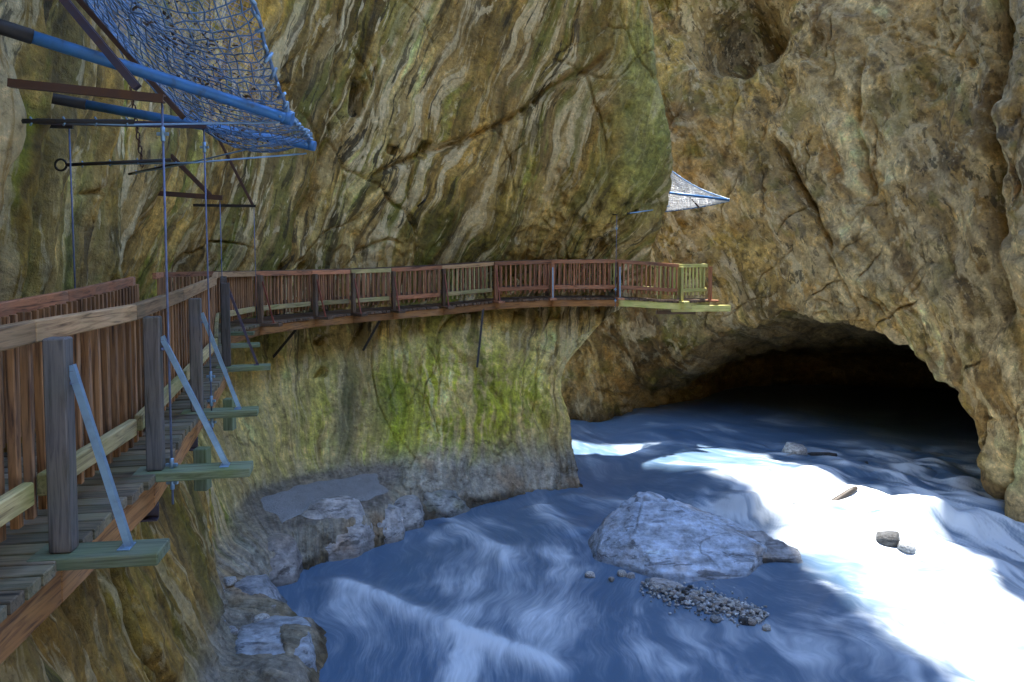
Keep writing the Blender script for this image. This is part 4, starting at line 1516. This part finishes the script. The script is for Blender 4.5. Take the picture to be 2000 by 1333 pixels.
tag(put('net', net_mesh(sheet, 36, 25, .0052, MT_NET, .010), Matrix.Identity(4), None), kind=None)
o = bpy.context.scene.objects[-1] if False else [q for q in COL.objects if q.name.startswith('net')][-1]
o.parent = nr
o.matrix_basis = Matrix.Translation(-Vector(nr.location))
o['kind'] = 'stuff'
fine = put('fine_mesh', net_mesh(lambda u, v: sheet(u, v, .50) + Vector((0, 0, .015)), 64, 44, .0016, MT_NET, .005, 3, True), Matrix.Translation((0, 0, 0)), nr)
fine.matrix_basis = Matrix.Translation(-Vector(nr.location))
fine['kind'] = 'stuff'
tube('pipe', [(-3.16, 5.04, 7.885), (-2.5, 5.6, 7.72), (-1.86, 6.16, 7.555), (-1.78, 6.22, 7.535)], .043, MT_PIPE, nr, 20)
tube('wall_sleeve', [(-3.32, 4.905, 7.925), (-3.12, 5.075, 7.875)], .049, MT_DARK, nr, 20)
tube('pipe', [(-4.20, 7.505, 7.905), (-3.2, 7.74, 7.745), (-2.13, 7.99, 7.57), (-2.06, 8.01, 7.56)], .045, MT_PIPE, nr, 20)
tube('wall_sleeve', [(-5.0, 7.32, 8.035), (-4.12, 7.525, 7.893)], .052, MT_DARK, nr, 20)
for q in ((-1.80, 6.205, 7.54), (-2.08, 8.005, 7.565)):
    q = Vector(q)
    tube('end_collar', [q - Vector((.05, -.0, -.01)), q + Vector((.045, .0, -.01))], .052, MT_PIPE, nr, 20)
    beam('shackle', q + Vector((0, 0, .03)), q + Vector((0, 0, .14)), .03, .05, MT_GALV, nr, .005)
    beam('end_bolt', q + Vector((-.03, -.09, 0)), q + Vector((-.03, .09, 0)), .02, .02, MT_GALV, nr, .004)
tube('edge_rope', [curve_pt(outer, k / 30) + Vector((random.gauss(0, .008), 0, .02 + random.gauss(0, .01))) for k in range(31)], .012, MT_NET, nr, 6)
tube('edge_rope', [sheet(0, k / 20) for k in range(21)], .010, MT_NET, nr, 6)
for k in range(26):
    u = k / 26 + random.uniform(-.01, .01)
    p = curve_pt(outer, min(max(u, 0), 1))
    d_ = Vector((random.gauss(0, 1), random.gauss(0, .5), random.gauss(0, 1))).normalized() * random.uniform(.03, .055)
    tube('cable_clip', [p - d_, p, p + d_], [.011, .016, .011], MT_GALV, nr, 6)
random.seed(21)
lf = []
for k in range(420):
    u = random.uniform(.05, .85)
    v = min(.95, max(.03, random.gauss(.30, .12)))
    p = sheet(u, v) + Vector((random.gauss(0, .02), random.gauss(0, .02), .02))
    lf.append(p)
vs, fs = [], []
for p in lf:
    s = random.uniform(.012, .034)
    a = Vector((random.gauss(0, 1), random.gauss(0, 1), random.gauss(0, .5))).normalized() * s
    b_ = Vector((random.gauss(0, 1), random.gauss(0, 1), random.gauss(0, .5))).normalized() * s * .6
    n0 = len(vs)
    vs += [tuple(p - a), tuple(p + b_), tuple(p + a), tuple(p - b_), tuple(p + a.cross(b_).normalized() * s * .4)]
    fs += [(n0, n0 + 1, n0 + 4), (n0 + 1, n0 + 2, n0 + 4), (n0 + 2, n0 + 3, n0 + 4), (n0 + 3, n0, n0 + 4), (n0 + 3, n0 + 2, n0 + 1, n0)]
me = bpy.data.meshes.new('caught_leaves')
me.from_pydata(vs, [], fs)
me.materials.append(W_DARK)
lv = put('caught_leaves', me, Matrix.Identity(4))
tag(lv, 'dry brown leaves and twigs caught in the sagging wire net', 'leaves', kind='stuff')


def stay(label, pts, r, nclips, ring=None):
    e = empty('stay_cable', pts[0])
    tag(e, label, 'cable', 'stay cables of the rockfall net')
    tube('cable', pts, r, MT_GALV, e, 6)
    a, b_ = Vector(pts[0]), Vector(pts[-1])
    tube('threaded_bar', [a, a.lerp(b_, .42)], r * 1.9, MT_DARK, e, 8)
    for k in range(nclips):
        p = a.lerp(b_, .06 + .33 * k / max(1, nclips - 1))
        tube('cable_clip', [p + Vector((0, 0, .03)), p + Vector((.012, 0, .012)), p + Vector((.012, 0, -.012)), p - Vector((0, 0, .03))], .007, MT_GALV, e, 6)
    if ring:
        R_ = []
        for k in range(17):
            an = k / 16 * 2 * math.pi
            R_.append(a + Vector((math.cos(an) * ring - ring, 0, math.sin(an) * ring)))
        tube('eye_ring', R_, .011, MT_DARK, e, 6)
    return e


stay('horizontal stay cable with threaded bar running to the upper blue pipe tip', [(-3.42, 5.3, 7.37), (-2.8, 5.65, 7.40), (-1.84, 6.15, 7.5)], .009, 4)
stay('stay cable from an eye ring on the cliff to the lower blue pipe tip', [(-4.32, 7.5, 7.31), (-3.2, 7.76, 7.36), (-2.12, 7.99, 7.48)], .009, 4, .055)
stay('stay cable from a dark rock anchor up to the underside of the lower blue pipe', [(-5.25, 10.6, 7.52), (-4.0, 9.3, 7.5), (-2.45, 7.95, 7.58)], .009, 3)
ch = empty('anchor_chain', (-4.9, 9.9, 9.0))
tag(ch, 'short rusty chain hanging against the cliff behind the net pipes', 'chain')
for k in range(14):
    p = Vector((-4.95, 10.05, 8.75)).lerp(Vector((-4.78, 10.0, 7.6)), k / 13)
    R_ = []
    for q in range(9):
        an = q / 8 * 2 * math.pi
        w_ = .022 * math.cos(an)
        R_.append(p + Vector((w_ if k % 2 else 0, 0 if k % 2 else w_, .05 * math.sin(an))))
    tube('chain_link', R_, .010, MT_RUST, ch, 5)

fnet = empty('rockfall_net', (4.9, 24.4, 8.2))
tag(fnet, 'small bright triangular wire net on a pipe at the corner of the rock bulge', 'net')
fo = [Vector(p) for p in [(4.70, 24.7, 9.32), (5.25, 24.62, 8.85), (6.0, 24.6, 8.4), (6.92, 24.6, 8.06)]]
fi = [Vector(p) for p in [(5.15, 25.9, 7.74), (5.7, 25.6, 7.80), (6.3, 25.2, 7.88), (6.95, 24.66, 8.02)]]
nm = net_mesh(lambda u, v: curve_pt(fo, u).lerp(curve_pt(fi, u), v) + Vector((0, 0, -.12 * 4 * v * (1 - v) * (1 - u))), 26, 16, .011, MT_SUNLIT, .012)
o = put('net', nm, Matrix.Identity(4), None)
o.parent = fnet
o.matrix_basis = Matrix.Translation(-Vector(fnet.location))
o['kind'] = 'stuff'
nm = net_mesh(lambda u, v: curve_pt(fo, u).lerp(curve_pt(fi, u), v) + Vector((0, 0, -.12 * 4 * v * (1 - v) * (1 - u) + .02)), 60, 36, .006, MT_SUNLIT, .008, 3, True)
o = put('fine_mesh', nm, Matrix.Identity(4), None)
o.parent = fnet
o.matrix_basis = Matrix.Translation(-Vector(fnet.location))
o['kind'] = 'stuff'
tube('pipe', [(4.3, 24.3, 8.33), (6.92, 24.6, 8.05)], .042, MT_PIPE, fnet, 14)
tube('edge_rope', [curve_pt(fo, k / 16) for k in range(17)], .022, MT_GALV, fnet, 6)
tube('edge_rope', [curve_pt(fi, k / 16) for k in range(17)], .022, MT_PIPE, fnet, 6)
tube('frame_bar', [(5.0, 24.75, 9.0), (6.1, 25.2, 7.85)], .028, MT_DARK, fnet, 8)
tube('frame_bar', [(4.70, 24.7, 9.34), (4.95, 24.6, 8.3), (5.1, 25.6, 7.74)], .028, MT_PIPE, fnet, 8)
stay('short stay bar with clips from the rock bulge to the small triangular net', [(3.5, 23.35, 7.56), (4.3, 23.7, 7.68), (5.0, 24.5, 7.85)], .018, 4)
tube_o = tube('rebar_stub', [(-2.75, 22.6, 7.74), (-2.5, 22.2, 7.9)], .03, MT_DARK)
tag(tube_o, 'short dark steel stub sticking out of the streaked cliff above the boardwalk', 'stub')


# ------------------------------------------------------------------ boulders, stones, driftwood
import bmesh


def ico(level):
    bm = bmesh.new()
    bmesh.ops.create_icosphere(bm, subdivisions=level, radius=1)
    V_ = np.array([v.co[:] for v in bm.verts])
    F_ = np.array([[v.index for v in f.verts] for f in bm.faces])
    bm.free()
    return V_, F_


ICO = {k: ico(k) for k in (2, 3, 4, 6)}


def rock(name, loc, planes, level=4, noise=(.05, 1.5), strata=0, colour=(.2, .2, .21), var=.25, stain=None, seed=0, sharp=26, mat=None, wetz=None, rot=0, fine=.02, joints=()):
    V_, F_ = ICO[level]
    inv = np.zeros(len(V_))
    for n_, dd in planes:
        n_ = np.array(n_, float)
        n_ /= np.linalg.norm(n_)
        inv = inv + np.clip(V_ @ n_ / dd, 0, None) ** sharp
    r_ = inv ** (-1 / sharp)
    p = V_ * r_[:, None]
    q = p + seed * 7.3
    amp, fr = noise
    p = p * (1 + 0 * r_[:, None])
    dsp = amp * fbm(q[:, 0] * fr, q[:, 1] * fr, q[:, 2] * fr, 4, .55)
    dsp += fine * ridged(q[:, 0] * fr * 2.2, q[:, 1] * fr * 2.2, q[:, 2] * fr * 3.0, 4, .6)
    lay = None
    if strata:
        lay = fbm(q[:, 0] * .5 + 1.2 * q[:, 2], q[:, 1] * 1.1 + q[:, 2] * 2, q[:, 2] * 7 + q[:, 1] * 2.2, 4, .6)
        dsp += strata * lay
        f1_, f21_, cid_ = cellnoise(q[:, 0] * .8, q[:, 1] * 1.1, q[:, 2] * 2.0)
        dsp += strata * .9 * (cid_ - .5) - strata * 1.2 * sst(.06, 0, f21_)
        lp = (q[:, 1] * .9 + q[:, 2] * 2.6 + q[:, 0] * .18) * 1.7 + 1.1 * fbm(q[:, 0] * .6, q[:, 1] * .6, q[:, 2] * .6 + 3, 3)
        stp = saw(lp, .14)
        dsp += strata * 1.1 * stp * sst(-.25, .2, fbm(q[:, 0] * .8 + 9, q[:, 1] * .8, q[:, 2] * .8, 3))
        lay = lay + .8 * fbm(q[:, 0] * .7, lp * 1.6, 3.0, 4, .6) + .35 * (cid_ - .5)
    for jt in joints:
        jx = .06 * fbm(p[:, 0] * 3, p[:, 1] * 3, p[:, 2] * 3, 3)
        dist, par = segdist(p[:, 0] + jx, p[:, 1] + jx, jt)
        dsp -= .07 * np.exp(-(dist / .035) ** 2) * (p[:, 2] > .03)
    p = p + V_ * dsp[:, None]
    if rot:
        c_, s_ = math.cos(rot), math.sin(rot)
        p = np.column_stack([p[:, 0] * c_ - p[:, 1] * s_, p[:, 0] * s_ + p[:, 1] * c_, p[:, 2]])
    cl = np.ones(p.shape) * np.array(colour)
    cl = cl * (1 + var * 1.6 * fbm(q[:, 0] * 2.1, q[:, 1] * 2.1, q[:, 2] * 2.1, 4))[:, None]
    if lay is not None:
        cl = cl * (1 + .5 * lay)[:, None]
    if stain is not None:
        cl = mixc(cl, np.array(stain), .6 * sst(.1, .4, fbm(q[:, 0] * 1.3 + 5, q[:, 1] * 1.3, q[:, 2] * 1.3, 4)))
    if wetz is not None:
        cl = mixc(cl, np.array(colour) * .35, .8 * sst(wetz + .08, wetz, p[:, 2] + .06 * fbm(q[:, 0] * 3, q[:, 1] * 3, 0, 2)))
    cl = np.clip(cl, .01, .8)
    me_ = np_mesh(name, p, F_, True, {'col': ('FLOAT_COLOR', cl), 'flow': ('FLOAT_VECTOR', p)})
    me_.materials.append(mat or M_BOULDER)
    o_ = bpy.data.objects.new(name, me_)
    COL.objects.link(o_)
    o_.location = loc
    return o_


BLUEGREY = (.42, .51, .66)
b1 = rock('boulder', (3.7, 16.5, 0), [((.08, -.46, .88), .86), ((.15, .85, .5), .84), ((-.86, -.02, .5), 1.72), ((-.58, -.66, .48), 1.62), ((.85, .05, .45), 1.75), ((.345, .02, .94), .80),
                                     ((.72, -.62, .30), 1.70), ((0, 0, -1), .5), ((-.50, .70, .5), 1.22), ((-.5, -.25, .82), 1.30), ((.05, -.93, .36), 1.78)],
          6, (.035, .8), .03, BLUEGREY, .12, (.40, .36, .34), 1, 120, wetz=.05, fine=.012,
          joints=[[(-1.0, 1.1), (-.75, .5), (-.95, -.1), (-1.15, -.7)], [(-.35, .75), (-.2, .2), (.3, -.2), (.5, -.9), (.9, -1.5)], [(-1.6, .2), (-.6, .0), (.6, .35), (1.6, .1)], [(.2, .7), (.9, .3), (1.5, -.4)]])
tag(b1, 'big blue grey layered boulder sloping into the middle of the river', 'boulder')
b2 = rock('rock', (5.40, 15.85, 0), [((0, -.4, .9), .26), ((.6, .5, .6), .40), ((-.9, 0, .3), .75), ((.9, -.3, .3), .62), ((0, -1, .2), .36), ((0, 1, .3), .5), ((0, 0, -1), .3)],
          4, (.08, 2.0), .05, (.27, .29, .33), .35, (.30, .24, .17), 2, 30, wetz=.04, fine=.04)
tag(b2, 'low dark rock tapering off the right end of the big river boulder', 'rock')
rock_list = [
    ((-3.85, 16.40, .05), (.95, .45, 1.05), .35, 'angular grey brown rock standing at the edge of the sand ledge', (.44, .43, .43), (.42, .30, .20), 3),
    ((-3.1, 17.0, .02), (.75, .45, .62), .55, 'broad pale rock sloping to the water beside the sand ledge', (.46, .46, .47), (.42, .32, .24), 4),
    ((-2.55, 17.9, .0), (.6, .42, .6), .7, 'squat grey rock wedged between sand ledge and mossy cliff', (.33, .33, .33), (.26, .23, .15), 5),
    ((-1.75, 18.75, .0), (.62, .40, .48), .5, 'low grey rock at the foot of the mossy cliff', (.3, .31, .31), (.24, .24, .13), 6),
    ((-4.75, 15.1, .0), (.55, .6, .75), .9, 'steep grey rock facing the small cove', (.3, .28, .27), (.28, .22, .16), 7),
    ((-4.75, 13.55, .0), (.62, .55, .46), .3, 'rounded blue grey rock in the small cove', (.3, .32, .36), (.28, .26, .23), 8),
    ((-3.75, 11.75, .0), (.80, .95, .40), .2, 'flat blue grey slab reaching into the water by the near bank', (.36, .40, .46), (.32, .28, .25), 9),
]
for loc, (ax, ay, az), ro, lab, cl_, stn, sd in rock_list:
    random.seed(sd)
    pl = [((0, 0, 1), az), ((0, 0, -1), .5)]
    for k in range(9):
        an = k / 9 * 2 * math.pi + random.uniform(-.25, .25)
        el = random.uniform(.12, .75)
        n_ = Vector((math.cos(an), math.sin(an), el)).normalized()
        dd = math.sqrt((n_.x * ax) ** 2 + (n_.y * ay) ** 2 + (n_.z * az) ** 2) * random.uniform(.82, 1.05)
        pl.append((n_[:], dd))
    tag(rock('rock', loc, pl, 4, (.05, 1.4), .04, cl_, .25, stn, sd, 44, wetz=.06, rot=ro, fine=.03), lab, 'rock')

# sand lying on the rock ledge
pv = SAND
gi, gj = np.meshgrid(np.linspace(0, 1, pv.shape[0]), np.linspace(0, 1, pv.shape[1]), indexing='ij')
rim_ = np.minimum(np.minimum(gi, 1 - gi) * 9, np.minimum(gj, 1 - gj) * 6)
rim_ = rim_ + .7 * fbm(pv[..., 0] * 1.6, pv[..., 1] * 1.6, 1.0, 2)
pv[..., 2] += -.05 + .10 * sst(0.0, 1.6, rim_) + .02 * fbm(pv[..., 0] * 1.2, pv[..., 1] * 1.2, 3.0, 3)
cl = np.ones(pv.shape) * np.array((.23, .225, .22)) * (1 + .25 * fbm(pv[..., 0] * 3, pv[..., 1] * 3, 1.0, 4))[..., None]
me = np_mesh('sand_bank', pv.reshape(-1, 3), grid_faces(*pv.shape[:2]), True, {'col': ('FLOAT_COLOR', cl.reshape(-1, 3)), 'flow': ('FLOAT_VECTOR', pv.reshape(-1, 3))})
m_s, t_s, b_s = new_mat('damp_sand')
at_s = node(t_s, 'ShaderNodeAttribute', attribute_name='col')
tc_s = node(t_s, 'ShaderNodeTexCoord')
n_s = node(t_s, 'ShaderNodeTexNoise')
n_s.inputs['Scale'].default_value = 45
n_s.inputs['Detail'].default_value = 5
t_s.links.new(tc_s.outputs['Object'], n_s.inputs['Vector'])
r_s = ramp(t_s, [(.3, (.6, .6, .6)), (.7, (1.4, 1.4, 1.4))])
t_s.links.new(n_s.outputs['Fac'], r_s.inputs['Fac'])
x_s = node(t_s, 'ShaderNodeMix', data_type='RGBA', blend_type='MULTIPLY')
x_s.inputs[0].default_value = 1
t_s.links.new(at_s.outputs['Color'], x_s.inputs[6])
t_s.links.new(r_s.outputs[0], x_s.inputs[7])
t_s.links.new(x_s.outputs[2], b_s.inputs['Base Color'])
b_s.inputs['Roughness'].default_value = .8
o = link('sand_bank', me, m_s)
o['kind'] = 'structure'

# stones: a few shared shapes
STONES = []
for k in range(8):
    random.seed(100 + k)
    pl = []
    for j in range(9):
        v = Vector((random.gauss(0, 1), random.gauss(0, 1), random.gauss(0, 1))).normalized()
        dd = math.sqrt((v.x * 1.0) ** 2 + (v.y * .75) ** 2 + (v.z * .5) ** 2) * random.uniform(.8, 1.0)
        pl.append((v[:], dd))
    pl += [((1, 0, 0), 1), ((-1, 0, 0), 1), ((0, 1, 0), .75), ((0, -1, 0), .75), ((0, 0, 1), .5), ((0, 0, -1), .5)]
    lum = [.30, .22, .38, .045, .26, .44, .2, .33][k]
    tint = [(1, 1, 1.05), (1, .97, .93), (1, 1, 1.02), (.95, 1, 1.1), (1.05, .96, .88), (1, 1, 1), (.92, 1, 1.12), (1, .98, .95)][k]
    s_ = rock('stone', (0, 0, 0), pl, 3 if k < 5 else 2, (.06, 1.6), 0, tuple(min(.75, 1.5 * lum * q) for q in tint), .2, None, 50 + k, 12, fine=.02)
    STONES.append(s_.data)
    bpy.data.objects.remove(s_)


def stone(loc, size, k, label, group=None, cat='stone', name='stone', rz=None, sz=(1, 1, 1)):
    o_ = bpy.data.objects.new(name, STONES[k % 8])
    COL.objects.link(o_)
    o_.location = loc
    o_.scale = (size * sz[0], size * sz[1], size * sz[2])
    o_.rotation_euler = (random.uniform(-.2, .2), random.uniform(-.2, .2), random.uniform(0, 6.28) if rz is None else rz)
    return tag(o_, label, cat, group)


random.seed(5)
stone((2.95, 14.42, .02), .36, 0, 'pale flat stone at the head of the gravel bar by the boulder', rz=.1, sz=(1, .7, .6))
stone((8.45, 22.6, .44), .50, 2, 'pale block topping a small rock pile in front of the cave', rz=.5, sz=(.85, .8, .95))
stone((8.30, 22.2, .34), .42, 1, 'brown low stone under the pale block in front of the cave', rz=.2, sz=(1, .8, .6))
stone((9.15, 22.4, .37), .46, 3, 'dark slab leaning beside the pale block in front of the cave', rz=-.4, sz=(1, .8, .6))
stone((7.95, 16.0, .34), .34, 3, 'dark jagged rock jutting from the white rapids', rz=.3, sz=(.9, .9, 1.1))
stone((8.25, 15.75, .26), .24, 6, 'small pale stone tucked beside the dark rock in the rapids', rz=1.0)
stone((6.5, 17.75, .42), .20, 3, 'small dark stone poking out of the rapids near driftwood', rz=.2)
stone((10.0, 21.5, .34), .25, 3, 'little dark stone just inside the cave mouth water', rz=.6)
stone((-5.30, 13.05, .58), .30, 1, 'largest brown stone of the little heap on the near bank', rz=.4, sz=(1, .8, 1.1))
stone((-5.35, 13.2, .86), .16, 4, 'reddish stone perched on the heap on the near bank', rz=.9, sz=(1, .9, 1))
stone((-5.05, 12.75, .52), .13, 5, 'small white stone at the foot of the heap on the near bank')
stone((-4.15, 12.42, .36), .17, 5, 'white angular stone lying by a pool on the near bank', rz=.3, sz=(1, .8, 1.1))
stone((-5.0, 13.35, .60), .14, 2, 'round pale stone in a dark hollow above the near bank')
stone((-4.75, 11.15, .62), .20, 1, 'rounded brown pebble at the base of the fluted near cliff', rz=.4)
TONE = ['mid grey', 'brown grey', 'pale grey', 'dark slate', 'tan', 'whitish', 'blue grey', 'light grey']
for k in range(16):
    x_, y_ = -4.85 + random.uniform(-.45, .8), 12.35 + random.uniform(-.5, .6)
    kk = random.randrange(8)
    stone((x_, y_, .42 + .06 * (-4.5 - x_)), random.uniform(.03, .075), kk, 'small ' + TONE[kk] + ' pebble lying loose on the near rock bank', 'loose pebbles on the near bank', 'pebble', 'pebble')
TONE = ['mid grey', 'brown grey', 'pale grey', 'dark slate', 'tan', 'whitish', 'blue grey', 'light grey']
# gravel bar behind the boulder: the larger pebbles one by one, the fine gravel as stuff
bar = [Vector((2.55, 14.55, 0)), Vector((3.2, 14.05, 0)), Vector((3.9, 13.55, 0)), Vector((4.45, 13.15, 0))]
for k in range(150):
    t = random.betavariate(1.6, 1.5)
    p = curve_pt(bar, t)
    wd = .30 * math.sin(math.pi * (.12 + .8 * t)) + .05
    off_ = random.gauss(0, .55) * wd
    p = p + Vector((.58, .81, 0)) * off_
    kk, ss = random.randrange(8), random.uniform(.028, .075) * (1.1 - .35 * t)
    stone((p.x, p.y, .045 + .05 * max(0, 1 - abs(off_) / wd) + random.uniform(-.01, .02)), ss, kk,
          ('large ' if ss > .058 else 'small ' if ss < .040 else 'middling ') + TONE[kk] + ' pebble on the gravel bar below the big boulder', 'pebbles of the gravel bar', 'pebble', 'pebble')
for (x_, y_, s_) in [(4.05, 13.05, .12), (4.15, 13.0, .10), (3.55, 13.1, .11), (4.35, 12.8, .09), (2.35, 14.9, .10), (2.2, 15.0, .12), (1.55, 14.95, .12), (1.95, 14.75, .07)]:
    kk = random.randrange(8)
    stone((x_, y_, .03), s_, kk, TONE[kk] + ' pebble standing in shallow water beside the gravel bar', 'pebbles in the shallows by the gravel bar', 'pebble', 'pebble')
vs, fs = [], []
V_, F_ = ICO[2]
V_, F_ = V_[:], F_
bm = bmesh.new()
bmesh.ops.create_icosphere(bm, subdivisions=1, radius=1)
gv = np.array([v.co[:] for v in bm.verts])
gf = np.array([[v.index for v in f.verts] for f in bm.faces])
bm.free()
VV, FF, CC = [], [], []
for k in range(1500):
    t = rng.beta(1.5, 1.4)
    p = curve_pt(bar, float(t))
    wd = .36 * math.sin(math.pi * (.1 + .82 * t)) + .07
    off_ = rng.normal() * .6 * wd
    s_ = rng.uniform(.012, .035)
    c3 = np.array([p.x + .58 * off_, p.y + .81 * off_, .025 + .05 * max(0, 1 - abs(off_) / wd)])
    VV.append(gv * s_ * rng.uniform(.7, 1.2, 3) * np.array([1, 1, .7]) + c3)
    FF.append(gf + len(gv) * k)
    CC.append(np.ones((len(gv), 3)) * rng.uniform(.15, .65) * np.array([.94, 1, 1.08]))
me = np_mesh('gravel', np.concatenate(VV), np.concatenate(FF), True, {'col': ('FLOAT_COLOR', np.concatenate(CC)), 'flow': ('FLOAT_VECTOR', np.concatenate(VV))})
me.materials.append(M_BOULDER)
o = bpy.data.objects.new('gravel', me)
COL.objects.link(o)
tag(o, 'fine wet gravel of the bar below the big boulder', 'gravel', kind='stuff')
lg = tube('driftwood_log', [(7.45, 18.0, .25), (7.65, 18.1, .38), (7.95, 18.22, .52), (8.2, 18.3, .64), (8.36, 18.36, .70)], [.10, .10, .085, .08, .05], MT_DARK, None, 10)
tag(lg, 'dark driftwood log slanting out of the white rapids', 'log')
